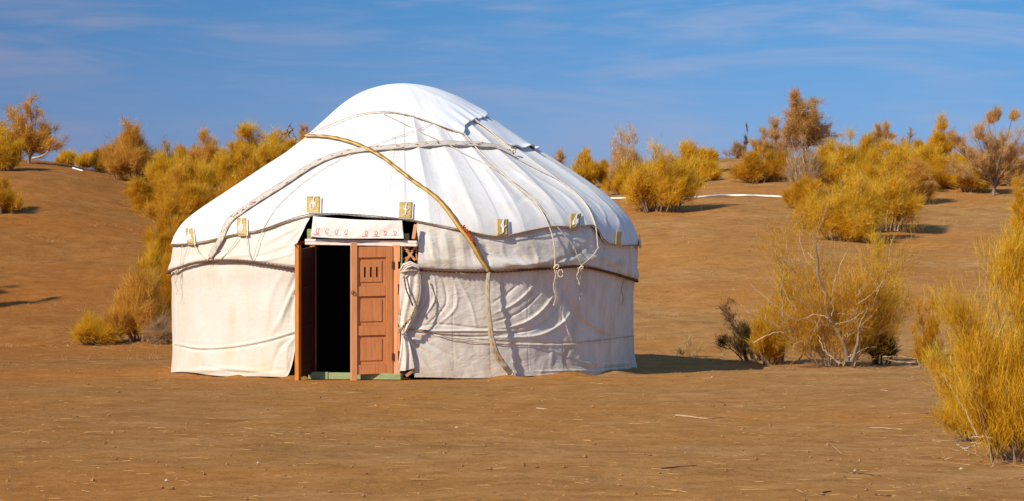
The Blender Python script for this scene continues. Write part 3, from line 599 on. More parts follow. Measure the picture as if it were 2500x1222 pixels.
# leaves
def leaf(hinge, free, extra_drop, stilemat, sgn, slots, label, body):
    h = np.array(hinge); f = np.array(free); e = (f-h); wdt = float(np.linalg.norm(e)); e = e/wdt; n = np.array([e[1], -e[0]])*sgn
    root = empty('door_leaf', (h[0], h[1], 0)); root.parent = yurt; root.location = (h[0]-XC, h[1]-YC, 0); root['label'] = label
    L_ = lambda u, n_, z: (h[0]+e[0]*u+n[0]*n_, h[1]+e[1]*u+n[1]*n_, z); sh = lambda u: -extra_drop*u/wdt
    z0, z1 = zf_(909), zf_(602); t = .038
    ih, if_ = .082, wdt-.075
    m = MB(); m.box(L_, 0, ih, 0, t, z0, z1, sh); m.build('stile', body, root, bevel=.002)
    m = MB(); m.box(L_, if_+.0025, wdt, 0, t+.012, zf_(924), zf_(591), sh); m.build('stile', stilemat, root, bevel=.003)
    rails = [(602, 626), (695, 720), (791, 815), (886, 909)]
    for a_, c_ in rails:
        m = MB(); m.box(L_, ih+.002, if_, .002, t-.001, zf_(c_), zf_(a_), sh); m.build('rail', body, root, bevel=.002)
    for k, (a_, c_) in enumerate(((626, 695), (720, 791), (815, 886))):
        m = MB(); zb_, zt_ = zf_(c_)+.003, zf_(a_)-.003; u0, u1 = ih+.004, if_-.003
        fu0, fu1, fz0, fz1 = u0+.045, u1-.035, zb_+.045, zt_-.035
        if k == 0 and slots:
            cs = [fu0+(fu1-fu0)*q for q in (.22, .5, .78)]; sw = .012; sb, s_t = zf_(674), zf_(649)
            m.box(L_, u0, u1, .012, .020, zb_, sb, sh); m.box(L_, u0, u1, .012, .020, s_t, zt_, sh)
            m.box(L_, fu0, fu1, .020, .029, fz0, sb, sh); m.box(L_, fu0, fu1, .020, .029, s_t, fz1, sh)
            e_ = [u0]+[x for c in cs for x in (c-sw, c+sw)]+[u1]
            for i in range(0, 8, 2):
                m.box(L_, e_[i], e_[i+1], .012, .020, sb, s_t, sh); m.box(L_, max(e_[i], fu0), min(e_[i+1], fu1), .020, .029, sb, s_t, sh)
        else:
            m.box(L_, u0, u1, .012, .020, zb_, zt_, sh); m.box(L_, fu0, fu1, .020, .029, fz0, fz1, sh)
        m.build('panel', body, root)
    for py in (645, 868):
        m = MB(); m.box(L_, -.012, .012, t-.004, t+.010, zf_(py+9), zf_(py-9)); m.build('hinge', M['metal'], root, bevel=.002)
    m = MB(); c = np.array(L_(wdt-.02, t+.02, zf_(712))); a = np.linspace(0, 2*np.pi, 13)
    m.tube([c+np.array([e[0]*.02*math.cos(q), e[1]*.02*math.cos(q)-.004, .022*math.sin(q)]) for q in a], .004, 5); m.build('handle', M['metal'], root, True)
leaf((B[0], B[1]+.0), (B[0]-.482, 31.88), .01, M['post'], -1, True, 'nearly closed right door leaf with three slots in its top panel', M['door'])
leaf((A[0], A[1]), ((729-1250)/F*31.78, 31.78), .045, M['door_edge'], 1, False, 'left door leaf swung wide open towards the viewer', M['shaded_leaf'])
m = MB()
Vr = [pw(719, 598, 31.76), pw(736, 588, 31.8), pw(742, 591, 31.95), pw(734, 598, 31.9), pw(720, 600, 31.75)]
m.add(Vr+[np.array(v)+np.array([0, .01, -.012]) for v in Vr], [[i, (i+1) % 5, (i+1) % 5+5, i+5] for i in range(5)]); m.add(Vr, [[0, 1, 2, 3], ]); m.build('rag', M['red'], yurt)
# curtain over the lintel
nrw, ncl = 30, 90; t = np.linspace(0, 1, nrw)[:, None]; s = np.linspace(0, 1, ncl)[None]
tlx, trx, blx, brx = 765, 982, 759, 986
pxg = (tlx*(1-s)+trx*s)*(1-t)+(blx*(1-s)+brx*s)*t; pyg = (529*(1-s)+539*s+3*np.sin(s*3.1))*(1-t)+(578*(1-s)+586*s+2.5*np.sin(s*4+.5))*t
uY = 32.21-.26*((pxg-770)/187)*.7
Yg = uY-.055-.005*np.sin(s*9+t*4)-.012*np.sin(t*3.1+s*2)-.0015*np.sin(s*37+t*9)-.03*t
Vc = np.stack([(pxg-1250)/F*Yg, Yg, H0+(HOR-pyg)/F*Yg], -1)
cur = mesh_np('curtain', Vc.reshape(-1, 3), [grid_polys(nrw, ncl)], M['curtain'], yurt); cur['label'] = 'white door curtain with a faded pink scroll border'
so_ = cur.modifiers.new('solid', 'SOLIDIFY'); so_.thickness = .006
def cpt(ss, tt, off=.006):
    i = np.clip(tt*(nrw-1), 0, nrw-1.001); j = np.clip(ss*(ncl-1), 0, ncl-1.001); ii, jj = int(i), int(j); fi, fj = i-ii, j-jj
    p = Vc[ii, jj]*(1-fi)*(1-fj)+Vc[ii+1, jj]*fi*(1-fj)+Vc[ii, jj+1]*(1-fi)*fj+Vc[ii+1, jj+1]*fi*fj
    return p+np.array([0, -off, 0])
def ribbon(pts, wdt):
    P = np.array(pts); d = np.gradient(P, axis=0); d /= np.linalg.norm(d, axis=1, keepdims=True)+1e-9
    nn = np.stack([-d[:, 2], d[:, 1]*0, d[:, 0]], 1); V = np.stack([P-nn*wdt/2, P+nn*wdt/2], 1).reshape(-1, 3)
    q = np.arange(len(P)-1)[:, None]*2+np.array([0, 2, 3, 1]); return V, q
orn = MB()
for k in range(9):
    if k == 4: continue
    c = .075+k*.104; mir = 1 if k < 4 else -1
    V, q = ribbon([cpt(c+x*.046, .86) for x in np.linspace(-1, 1, 8)], .017); orn.add(V, q)
    a = np.linspace(0, 1, 14)
    V, q = ribbon([cpt(c+mir*(.028*math.cos(1+4.5*x)*(1-.45*x)), .70-.14*math.sin(1+4.5*x)*(1-.4*x)) for x in a], .018); orn.add(V, q)
    V, q = ribbon([cpt(c-mir*.02+mir*.03*x, .84-.30*x*x) for x in a], .015); orn.add(V, q)
V, q = ribbon([cpt(x, .855+.01*math.sin(x*40)) for x in np.linspace(.44, .56, 10)], .008); orn.add(V, q)
orn.build('scroll_pattern', M['pink'], cur)
# ---------------- rug inside
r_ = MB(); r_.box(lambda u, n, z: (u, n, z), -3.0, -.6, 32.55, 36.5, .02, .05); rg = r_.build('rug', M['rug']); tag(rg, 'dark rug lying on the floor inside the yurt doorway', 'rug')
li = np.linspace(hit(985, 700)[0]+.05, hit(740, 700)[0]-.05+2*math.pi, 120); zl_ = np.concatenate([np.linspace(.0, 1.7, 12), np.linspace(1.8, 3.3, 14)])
TH_, ZZ_ = np.meshgrid(li, zl_); mesh_np('added_dark_lining', P3(TH_, ZZ_, -.12).reshape(-1, 3), [grid_polys(len(zl_), len(li))], M['lining'], yurt)  # unseen inner shell, added to keep the interior black

# ---------------- ropes
def rope(name, P, r, mat, parent=yurt, twist=None, label=None):
    P = np.asarray(P, float); m = MB()
    if twist:
        T = np.gradient(P, axis=0); T /= np.linalg.norm(T, axis=1, keepdims=True)+1e-9
        A_ = np.cross(T, [0, 0, 1.]); A_ /= np.linalg.norm(A_, axis=1, keepdims=True)+1e-9; B_ = np.cross(T, A_)
        s = np.concatenate([[0], np.cumsum(np.linalg.norm(np.diff(P, axis=0), axis=1))])
        for ph0 in (0, math.pi):
            a = s/twist*2*math.pi+ph0; Q = P+r*.62*(np.cos(a)[:, None]*A_+np.sin(a)[:, None]*B_); m.tube(Q, r*.68, 5)
    else: m.tube(P, r*(1+.15*np.sin(np.arange(len(P))*1.7)), 6)
    o = m.build(name, mat, parent, True)
    if label: o['label'] = label
    return o
thb = np.linspace(hit(1000, 656)[0], hit(1551, 684)[0]+1.0, 900); pr = P3(thb, belt(thb), .022+.006*np.sin(thb*30))
rope('belt_rope', pr, .015, M['rope_dark'], twist=.11)
thb = np.linspace(hit(722, 652)[0], hit(416, 662)[0]-1.0, 700); rope('belt_rope', P3(thb, belt(thb)-.006, .034+.006*np.sin(thb*30)), .015, M['rope_dark'], twist=.11)
rope('belt_rope', [pw(x, y, Yk) for x, y, Yk in resample([(976, 664, 31.9), (1000, 658, 31.93), (1022, 659, 31.98)], 20)], .012, M['rope_white'])
el = np.linspace(hit(428, 600)[0]-.8, hit(1557, 602)[0]+.8, 900); rope('eave_cord', P3(el, eave(el)+.004, .045), .0065, M['rope_brown'])
def wr(name, pts, r=.0075, mat='rope_white', off=.04, n=50, **k):
    return rope(name, on(pts, n, off*.8), r*.78, M[mat], **k)
wr('roof_rope', [(750, 340), (800, 318), (870, 290), (930, 281), (985, 286), (1040, 303), (1085, 320), (1132, 336)], .010, 'rope_white', .066, 80)
wr('roof_rope', [(1132, 336), (1180, 390), (1250, 455), (1310, 510), (1340, 570), (1348, 610), (1349, 650)], .010, off=.055, n=70)
wr('roof_rope', [(935, 283), (1050, 340), (1130, 380), (1220, 430), (1290, 480), (1330, 530)], .0055, off=.05, n=70)
wr('roof_rope', [(1330, 530), (1370, 575), (1395, 605), (1412, 645)], .008, off=.055)
wr('roof_rope', [(1245, 385), (1310, 420), (1370, 455), (1420, 500), (1445, 550), (1452, 606)], .009, off=.06, n=70)
wr('roof_rope', [(1452, 606), (1430, 630), (1410, 645)], .008, off=.07)
wr('roof_rope', [(1155, 300), (1200, 335), (1240, 375)], .010, off=.065)
wr('roof_rope', [(1055, 308), (1000, 330), (920, 358), (840, 392), (760, 440), (690, 500), (660, 540), (640, 580), (622, 632)], .0055, 'rope_white', .045, 90)
wr('wall_rope', [(478, 598), (500, 625), (515, 632), (530, 634)], .006)
wr('wall_rope', [(586, 583), (570, 605), (540, 636)], .006)
wr('wall_rope', [(606, 580), (610, 610), (620, 638)], .007)
wr('wall_rope', [(466, 600), (455, 630), (450, 655)], .005)
wr('wall_rope', [(470, 540), (455, 580), (446, 640), (442, 662)], .005)
for x_, y0_, y1_ in ((1351, 655, 738), (1347, 655, 735), (1409, 650, 722), (1403, 650, 693), (1510, 672, 738), (440, 660, 716), (437, 662, 690)):
    P = [hit(x_, y0_), hit(x_, y0_+8)]; p0 = P3(*P[0], .05); n_ = 20; Q = [p0+np.array([.012*math.sin(k*.5), -.012*math.sin(k/n_*3), -(y1_-y0_)/PM*k/n_]) for k in range(n_+1)]
    rope('rope_end', Q, .006 if x_ != 1510 else .005, M['rope_white'] if x_ != 1510 else M['rope_brown'])
    if x_ in (1351, 1409, 1347): rope('knot', [Q[-1]+np.array([.009*math.cos(a), .009*math.sin(a), -.004*a/3]) for a in np.linspace(0, 9, 14)], .006, M['rope_white'])
for (x_, y_, r_k) in ((1350, 648, .030), (1410, 650, .022), (522, 630, .03), (442, 660, .02), (1248, 380, .028), (1240, 908, .04)):
    h = hit(x_, y_); c = P3(*h, .06)
    for j in range(2): rope('knot', [c+np.array([r_k*math.cos(a+j), .008*math.sin(a*2), r_k*.8*math.sin(a*1.5+j)]) for a in np.linspace(0, 7, 26)], .0065, M['rope_white'])
c = P3(*hit(1357, 658), .07); rope('rope_loop', [c+np.array([.030*math.sin(a)+.01, -.02, -.03+.045*math.cos(a)]) for a in np.linspace(0, 6.2, 22)], .007, M['rope_white'])
rope('side_rope', [pw(x, y, Yk) for x, y, Yk in resample([(1022, 662, 31.94), (1024, 700, 31.9), (1015, 745, 31.88), (998, 780, 31.88), (980, 800, 31.9), (972, 806, 31.92)], 50)], .009, M['rope_brown'], twist=.06)
for k in range(3): rope('side_rope', [pw(x+random.uniform(-3, 3), y+random.uniform(-3, 3), Yk-.01*k) for x, y, Yk in resample([(1005, 770, 31.89), (988, 792, 31.88), (972, 810, 31.9)], 16)], .008, M['rope_brown'])
rope('side_rope', [pw(x, y, Yk) for x, y, Yk in resample([(986, 672, 31.93), (992, 705, 31.9), (1000, 725, 31.9), (1008, 745, 31.92)], 30)], .010, M['rope_dark'])
wr('wall_cord', [(985, 802), (1040, 808), (1100, 822), (1200, 832), (1400, 834), (1549, 818)], .0045, 'rope_brown', .012, 90)
wr('wall_cord', [(1000, 801), (1035, 804), (1060, 812), (1140, 818)], .005, 'rope_dark', .016, 40)
# ---------------- woven bands
def band(name, pts, wpx, mat, off, n=90, lift=None, label=None, cup=0):
    q = resample(pts, n); c = on(q, None, off)
    if lift is not None: c = c+np.array([0, -1, 0])*np.interp(np.linspace(0, 1, n), *lift)[:, None]
    d = np.gradient(c, axis=0); d /= np.linalg.norm(d, axis=1, keepdims=True)
    h = np.array([hit(a, b) for a, b in q]); nn = P3(h[:, 0], h[:, 1], 1)-P3(h[:, 0], h[:, 1], 0); nn[:, 1] -= .2; nn /= np.linalg.norm(nn, axis=1, keepdims=True)
    sd = np.cross(d, nn); sd /= np.linalg.norm(sd, axis=1, keepdims=True)
    W_ = (wpx if np.isscalar(wpx) else np.interp(np.linspace(0, 1, n), np.linspace(0, 1, len(wpx)), wpx))/PM*np.ones(n)
    rows = []; k = np.linspace(-.5, .5, 6)
    for kk in k: rows.append(c+sd*(W_*kk)[:, None]+nn*(cup*(.25-kk*kk)*4)+nn*(.004*np.sin(np.arange(n)*.9+kk*4))[:, None])
    V = np.stack(rows, 1)
    s = np.concatenate([[0], np.cumsum(np.linalg.norm(np.diff(c, axis=0), axis=1))])
    uv = np.stack([np.repeat(s[:, None], 6, 1), np.repeat((k+.5)[None], n, 0)], -1).reshape(-1, 2)
    o = mesh_np(name, V.reshape(-1, 3), [grid_polys(n, 6)], mat, yurt, uv=uv)
    m = o.modifiers.new('solid', 'SOLIDIFY'); m.thickness = .004; m.offset = 0
    if label: o['label'] = label
    return o
band('woven_band', [(520, 628), (545, 590), (565, 548), (600, 520), (645, 490), (700, 455), (760, 415), (815, 390), (870, 377), (930, 371), (1000, 365), (1090, 359), (1190, 364), (1225, 374), (1250, 386)], (14, 20, 22, 22, 20, 18, 16, 17, 18, 18, 18, 10), M['band_pale'], .055, 160, label='pale woven band with red flecks')
band('woven_band', [(750, 340), (800, 342), (840, 350), (880, 364), (930, 390), (975, 425), (1010, 452), (1060, 488), (1090, 520), (1120, 560), (1145, 590), (1170, 630), (1190, 660)], (7, 9, 10, 10, 9, 10, 11, 12, 12, 13, 11), M['band_gold'], .056, 140, label='narrow gold and brown woven band', cup=.002)
hang = [(1190, 660, 0), (1187, 690, 0), (1188, 740, 0), (1192, 790, 0), (1198, 830, 0), (1210, 865, 0), (1228, 892, 0), (1243, 912, 0)]
band('woven_band', [(a, b) for a, b, _ in hang], (9, 10, 10, 12, 14, 15, 12), M['band_hang'], .05, 80, lift=([0, .25, .7, .92, 1], [0, .06, .10, .06, .01]), label='straw coloured band end hanging to the ground', cup=.003)
q = MB(); c = on([(1128, 560), (1140, 578), (1150, 592)], 9, .082)
for k in range(26):
    p = c[k % 9]; q.tube([p+np.array([random.uniform(-.02, .02), -.012, random.uniform(-.02, .02)]) for _ in range(4)], .007, 5)
q.build('band_tassel', M['tassel'], yurt, True)
# ---------------- gilded leather patches along the eave
for (x_, y_, w_, h_, lean) in ((768, 508, 32, 38, 0), (990, 521, 31, 37, 2), (1222, 560, 27, 38, 0), (1397, 545, 24, 34, 4), (1501, 584, 13, 34, 4), (597, 559, 22, 38, -2), (473, 581, 16, 36, -6), (1553, 590, 5, 32, 3)):
    nn_ = 8; s = np.linspace(-.5, .5, nn_); V = []; V2 = []
    for tt_ in s:
        for ss_ in s:
            hx = hit(x_+ss_*w_-tt_*lean, y_+tt_*h_); V.append(P3(*hx, .050+.012*max(tt_, 0))); hx = hit(x_+2.2+ss_*w_*1.05-tt_*lean, y_+.5+tt_*h_*1.03); V2.append(P3(*hx, .046+.012*max(tt_, 0)))
    o = mesh_np('eave_patch', np.array(V), [grid_polys(nn_, nn_)], M['patch'], yurt); mo = o.modifiers.new('s', 'SOLIDIFY'); mo.thickness = .003
    o2 = mesh_np('backing', np.array(V2), [grid_polys(nn_, nn_)], M['curtain'], o)
    if w_ > 14:
        q = MB(); kd = int(x_) % 4; cen = lambda a, b: P3(*hit(x_+a*w_-b*lean, y_+b*h_), .064+.012*max(b, 0))
        if kd in (0, 1): V3, qq = ribbon([cen(.3*math.cos(a)*(1-.08*a), .1+.30*math.sin(a)*(1-.08*a)) for a in np.linspace(2.4, 7.2, 18)], .030); q.add(V3, qq)
        V3, qq = ribbon([cen(-.25+.5*a+.1*math.sin(a*6), .35-.75*a+.15*math.sin(a*5)) for a in np.linspace(0, .9, 14)], .024); q.add(V3, qq)
        V3, qq = ribbon([cen(.05+.18*math.cos(a), -.12+.14*math.sin(a)) for a in np.linspace(0, 4, 12)], .018); q.add(V3, qq)
        q.build('scroll_print', M['patch_pale'], o)

# ------------------------------------------------------------------ shrubs
def strands(P, D, Ln, W_, rg_, droop=.25, far=False):
    """thin two-piece blades: base points P, directions D (unit), lengths, widths"""
    n = len(P); r = rg_.normal(size=(n, 3)); sd = np.cross(D, r); sd /= np.linalg.norm(sd, axis=1, keepdims=True)+1e-9
    bend = rg_.normal(size=(n, 3))*.22; bend[:, 2] -= droop
    M1 = P+D*(Ln*.5)[:, None]; M2 = P+D*Ln[:, None]+bend*Ln[:, None]*.6
    w = W_[:, None]
    if far:
        V = np.stack([P-sd*w*.6, P+sd*w*.6, M2], 1).reshape(-1, 3); return V, [np.arange(n)[:, None]*3+np.array([0, 1, 2])]
    V = np.stack([P-sd*w*.5, P+sd*w*.5, M1+sd*w*.5, M1-sd*w*.5, M2], 1).reshape(-1, 3)
    i = np.arange(n)[:, None]*5
    return V, [i+np.array([0, 1, 2, 3]), i+np.array([3, 2, 4])]
def shrub(name, base, H, W, seed, fol='fol_gold', bark='bark_grey', stems=12, subs=7, nstr=7000, zlo=.25, lean=0., dens_end=1., sl=.13, sw=.011, trunk=.0, thick=.02, spread=1., flat=.8, up=.55, label=None, cat='shrub', group=None, squig=.08, sub_len=.35, droop=.2, bsp=.55, fuzz=.09):
    if base[1] > 42 and not trunk: nstr = int(nstr*1.6); stems = int(stems*1.5)
    if not trunk: W = W*.95
    rg_ = np.random.default_rng(seed); base = np.asarray(base, float)
    root = empty(name, (base[0], base[1], base[2])); tag(root, label, cat, group)
    K = 9; t = np.linspace(0, 1, K)
    a = rg_.random(stems)*2*np.pi; rho = np.sqrt(rg_.random(stems))*spread
    hump = .78+.22*np.sin(a*2+seed*1.7)+.14*np.sin(a*3+seed)
    top = (zlo+(1-zlo)*np.sqrt(np.clip(1-(rho/spread*.95)**2, 0, 1)))*(.50+.5*rg_.random(stems)**.8)*hump
    top = np.where(rg_.random(stems) < .16, np.minimum(top*1.45, 1), top); rho = rho*(.8+.3*rg_.random(stems))
    k_ = np.argmin(rho); top[k_] = 1.0
    E = np.stack([W*rho*np.cos(a)+lean*H*top, W*flat*rho*np.sin(a), H*top*.97], 1)
    base0 = np.zeros((stems, 3)); base0[:, 0] = np.cos(a)*rho*W*bsp+rg_.normal(size=stems)*W*.06; base0[:, 1] = (np.sin(a)*rho*bsp+rg_.normal(size=stems)*.06)*W*flat
    if trunk: base0[:] = 0
    Pst = np.zeros((stems, K, 3))
    fork = np.array([lean*H*trunk+.03*W, 0, H*trunk]) if trunk else None
    for k in range(K):
        tt_ = t[k]; w_ = tt_**1.5
        if trunk:
            f = min(tt_/.3, 1); g_ = max((tt_-.3)/.7, 0)
            Pst[:, k] = fork*f*(1-g_)+E*g_+fork*0
            if g_ > 0: Pst[:, k, 2] = fork[2]*(1-g_)+E[:, 2]*(g_**.85)
        else:
            Pst[:, k, :2] = base0[:, :2]*(1-w_)+E[:, :2]*w_**.85; Pst[:, k, 2] = E[:, 2]*tt_
    jit = np.cumsum(rg_.normal(size=(stems, K, 3))*squig*H/K*1.6, axis=1)*t[None, :, None]
    Pst += jit*(np.array([1, 1, .5])); Pst[:, :, 2] = np.maximum(Pst[:, :, 2], -.02+.0*t)
    Rs = thick*(.5+.5*rg_.random(stems))[:, None]*(1-.85*t[None]**.8)+.0015
    if trunk: Rs = Rs*np.where(t[None] < .3, 1.6, 1)
    Vb_, Qb = tube_arrays(Pst, Rs, 5); Bv, Bq = [Vb_], [Qb]; nb = len(Vb_)
    # sub-branches
    ns = stems*subs; si = np.repeat(np.arange(stems), subs); ts = .10+.88*rg_.random(ns)**.8
    if trunk: ts = .4+.58*rg_.random(ns)
    f = ts*(K-1); i0 = np.minimum(f.astype(int), K-2); ff = (f-i0)[:, None]
    O = Pst[si, i0]*(1-ff)+Pst[si, i0+1]*ff; Tn = Pst[si, i0+1]-Pst[si, i0]; Tn /= np.linalg.norm(Tn, axis=1, keepdims=True)+1e-9
    rd = rg_.normal(size=(ns, 3)); rd[:, 1] *= flat; rd[:, 2] = rd[:, 2]*.4
    rd /= np.linalg.norm(rd, axis=1, keepdims=True); D = Tn*.6+rd*.75+np.array([0, 0, up*.7]); D /= np.linalg.norm(D, axis=1, keepdims=True)
    Ls = min(H, W*1.6)*sub_len*(.35+1.0*rg_.random(ns)**1.3)*(1.15-ts*.6)
    K2 = 6; t2 = np.linspace(0, 1, K2)
    Psb = O[:, None]+D[:, None]*(Ls[:, None]*t2[None])[..., None]
    Psb += np.cumsum(rg_.normal(size=(ns, K2, 3))*squig*.5, axis=1)*(Ls[:, None]*t2[None])[..., None]
    Psb[:, :, 2] += (up*.12*Ls)[:, None]*t2[None]**2
    Rb = thick*.33*(1-ts[:, None]*.5)*(1-.8*t2[None])+.001
    V_, Q_ = tube_arrays(Psb, Rb, 4); Bv.append(V_); Bq.append(Q_+nb); nb += len(V_)
    # twiglets carried by the sub-branches
    nt3 = ns*5; s3 = rg_.integers(0, ns, nt3); t3 = .2+.8*rg_.random(nt3); f = t3*(K2-1); i3 = np.minimum(f.astype(int), K2-2); ff = (f-i3)[:, None]
    O3 = Psb[s3, i3]*(1-ff)+Psb[s3, i3+1]*ff; D3 = D[s3]*.7+rg_.normal(size=(nt3, 3))*.5+np.array([0, 0, up*.5]); D3 /= np.linalg.norm(D3, axis=1, keepdims=True)
    L3 = Ls[s3]*(.25+.35*rg_.random(nt3)); K3 = 4; tq = np.linspace(0, 1, K3)
    P3_ = O3[:, None]+D3[:, None]*(L3[:, None]*tq[None])[..., None]+np.cumsum(rg_.normal(size=(nt3, K3, 3))*.05, axis=1)*(L3[:, None]*tq[None])[..., None]
    R3 = (thick*.10+.0012)*(1-.7*tq[None])*np.ones((nt3, 1)); V_, Q_ = tube_arrays(P3_, R3, 3); Bv.append(V_); Bq.append(Q_+nb)
    VB = np.vstack(Bv)+base
    mesh_np('branches', VB, [np.vstack(Bq)], M[bark], root)
    if nstr:
        # fine green-gold shoots: clustered round the twiglets, some on the sub-branches
        wgt = rg_.random(nt3)**2.2+.02; wgt *= (.15+rg_.random(ns)**1.5)[s3]
        if dens_end > 1: wgt *= np.clip((O3[:, 2]/H), .05, 1)**dens_end
        wgt /= wgt.sum(); ix = rg_.choice(nt3, nstr, p=wgt); tq_ = rg_.random(nstr)
        f = tq_*(K3-1); ii = np.minimum(f.astype(int), K3-2); ff = (f-ii)[:, None]
        O4 = P3_[ix, ii]*(1-ff)+P3_[ix, ii+1]*ff+rg_.normal(size=(nstr, 3))*fuzz*min(H, W); D4 = D3[ix]*.8+rg_.normal(size=(nstr, 3))*.42+np.array([0, 0, up*.7]); D4 /= np.linalg.norm(D4, axis=1, keepdims=True)
        dist = max(1.0, base[1]/36)
        L4 = sl*(.5+.9*rg_.random(nstr)); W4 = sw*(.6+.7*rg_.random(nstr))
        V_, qs = strands(O4+base, D4, L4, W4, rg_, droop, base[1] > 42); npv = 3 if base[1] > 42 else 5
        V_[:, 2] = np.maximum(V_[:, 2], base[2]-.06)
        clump = rg_.random(nt3)[ix]*.5+rg_.random(nstr)*.5
        mesh_np('foliage', V_, qs, M[fol], root, attr=np.repeat(clump, npv))
    return root
def S_(px, py, top, hw, seed, label, Y=None, **k):
    b = at(px, Y) if Y else ground_hit(px, py)
    Hh = (py-top)/F*b[1]; Ww = hw/F*b[1]
    if Y: Hh = (H0+(HOR-top)/F*b[1])-b[2]
    far = b[1]/36
    k.setdefault('sw', .0050*max(1, far*.8)); k.setdefault('sl', .12+.035*far); k.setdefault('name', 'shrub')
    nm = k.pop('name')
    return shrub(nm, b, Hh, Ww, seed, label=label, **k)
GL = 'shrubs on the dune left of the yurt'; GR = 'shrubs on the dune right of the yurt'; GF = 'shrubs at the edge of the flat ground'
# left dune
S_(70, 400, 238, 78, 1, 'tall golden shrub with a bare grey trunk crowning the left dune', name='tree', cat='tree', group=GL, fol='fol_rust', trunk=.12, stems=26, subs=9, nstr=19000, zlo=.15, thick=.03, up=.35, fuzz=.05, sub_len=.28)
S_(8, 418, 318, 60, 2, 'dense golden shrub at the left frame edge below the tall dune shrub', group=GL, nstr=13000, stems=14)
S_(6, 522, 448, 46, 3, 'small dark gold shrub at the left frame edge casting a shadow across the dune', group=GL, fol='fol_deep', nstr=8000)
S_(190, 400, 376, 55, 4, 'low golden shrub just behind the crest of the left dune', Y=79, group=GL, nstr=7000, zlo=.5)
S_(262, 425, 372, 36, 5, 'squat golden shrub left of the round rusty shrub on the dune', group=GL, fol='fol_deep', nstr=8000)
S_(312, 442, 302, 72, 6, 'round rusty gold shrub standing against the sky on the left dune', group=GL, fol='fol_rust', nstr=17000, stems=15, subs=9, zlo=.3)
S_(404, 460, 338, 44, 7, 'thin wispy shrub with pale upright twigs between two gold shrubs', Y=74, group=GL, fol='fol_pale', nstr=3500, up=1.1, spread=.7)
S_(400, 470, 385, 58, 70, 'broad golden shrub below the thin wispy shrub', group=GL, nstr=13000)
S_(362, 520, 430, 60, 8, 'drooping golden shrub hanging over the bare slope left of the yurt', group=GL, fol='fol_deep', nstr=15000, droop=.5, up=.2)
S_(445, 565, 415, 75, 9, 'dark gold shrub close behind the left shoulder of the yurt', group=GL, fol='fol_deep', nstr=17000)
S_(505, 450, 334, 62, 10, 'golden shrub with a ragged top midway along the left ridge', Y=77, group=GL, fol='fol_rust', nstr=13000, zlo=.3)
S_(470, 500, 380, 60, 71, 'full golden shrub below the ragged ridge shrub', group=GL, nstr=14000)
S_(560, 450, 352, 55, 11, 'golden shrub between the ragged and the tallest ridge shrubs', Y=78, group=GL, nstr=13000)
S_(622, 440, 318, 74, 12, 'tallest golden shrub of the thicket on the left ridge', Y=78, group=GL, nstr=16000, stems=15)
S_(690, 420, 328, 46, 13, 'golden shrub beneath the dead gnarled branch beside the roof', Y=79, group=GL, nstr=12000)
S_(742, 400, 308, 22, 14, 'small rusty shrub peeping over the left slope of the roof', Y=82, group=GL, fol='fol_rust', nstr=3500, spread=.8)
S_(600, 520, 420, 80, 72, 'golden shrub half hidden behind the left roof slope', group=GL, fol='fol_deep', nstr=12000)
S_(400, 660, 545, 52, 15, 'hazy gold shrub touching the left eave of the yurt', group=GL, fol='fol_deep', nstr=12000, up=.7, droop=.05)
S_(405, 770, 640, 55, 16, 'upright gold shrub behind the left wall of the yurt', group=GL, fol='fol_deep', nstr=12000, up=.8, droop=.05)
S_(345, 832, 672, 78, 17, 'rusty feathery shrub at the foot of the left dune beside the yurt', group=GF, fol='fol_rust', nstr=18000, up=.9, droop=.0, stems=18)
S_(225, 838, 775, 48, 18, 'low yellow green tuft at the left end of the rusty shrub', group=GF, fol='fol_gold', nstr=8000, up=.5, zlo=.3)
S_(395, 838, 780, 34, 19, 'grey brown dry tuft against the foot of the yurt wall', group=GF, fol='fol_pale', nstr=5000, up=.3)
S_(-95, 752, 500, 70, 20, 'large golden shrub standing just outside the left frame edge', group=GL, nstr=7000)
S_(-150, 720, 540, 60, 21, 'golden shrub farther outside the left frame edge', group=GL, nstr=6000)
# right dune
S_(1362, 420, 374, 20, 30, 'small brown shrub nearest the right slope of the roof', Y=80, group=GR, fol='fol_brown', nstr=3000)
S_(1427, 455, 372, 40, 31, 'golden shrub with two thin spires right of the roof', Y=76, group=GR, nstr=9000, up=1.0)
S_(1532, 462, 316, 50, 32, 'tall sparse brown shrub with upright branches and golden foot', Y=74, group=GR, fol='fol_brown', nstr=5000, up=1.2, bark='bark_pale', stems=14, thick=.018)
S_(1520, 462, 405, 40, 73, 'golden skirt of twigs round the foot of the tall brown shrub', Y=72, group=GR, nstr=7000)
S_(1612, 518, 356, 88, 33, 'large bright golden shrub in front of the white hose', group=GR, nstr=26000, stems=20, subs=9)
S_(1690, 425, 358, 62, 34, 'golden shrub on the slope behind the hose left of the bare crest', group=GR, nstr=12000)
S_(1725, 445, 402, 30, 35, 'small golden shrub on bare sand above the hose', group=GR, nstr=5000)
S_(1815, 378, 298, 16, 36, 'thin dead leafless sapling on the bare crest', Y=81, name='dead_tree', cat='dead tree', fol='fol_dark', bark='bark_grey', nstr=260, stems=3, subs=5, up=1.2, spread=.8, zlo=.2, thick=.02)
S_(1800, 384, 352, 28, 37, 'grey dry scrub at the foot of the dead sapling', Y=80, group=GR, fol='fol_pale', nstr=1200, bark='bark_grey')
S_(1868, 388, 358, 22, 38, 'small rusty ball shaped shrub left of the tall brown tree', Y=80, group=GR, fol='fol_rust', nstr=3500)
S_(1845, 448, 376, 62, 39, 'wide low orange shrub on the slope below the ball shaped one', group=GR, fol='fol_deep', nstr=14000)
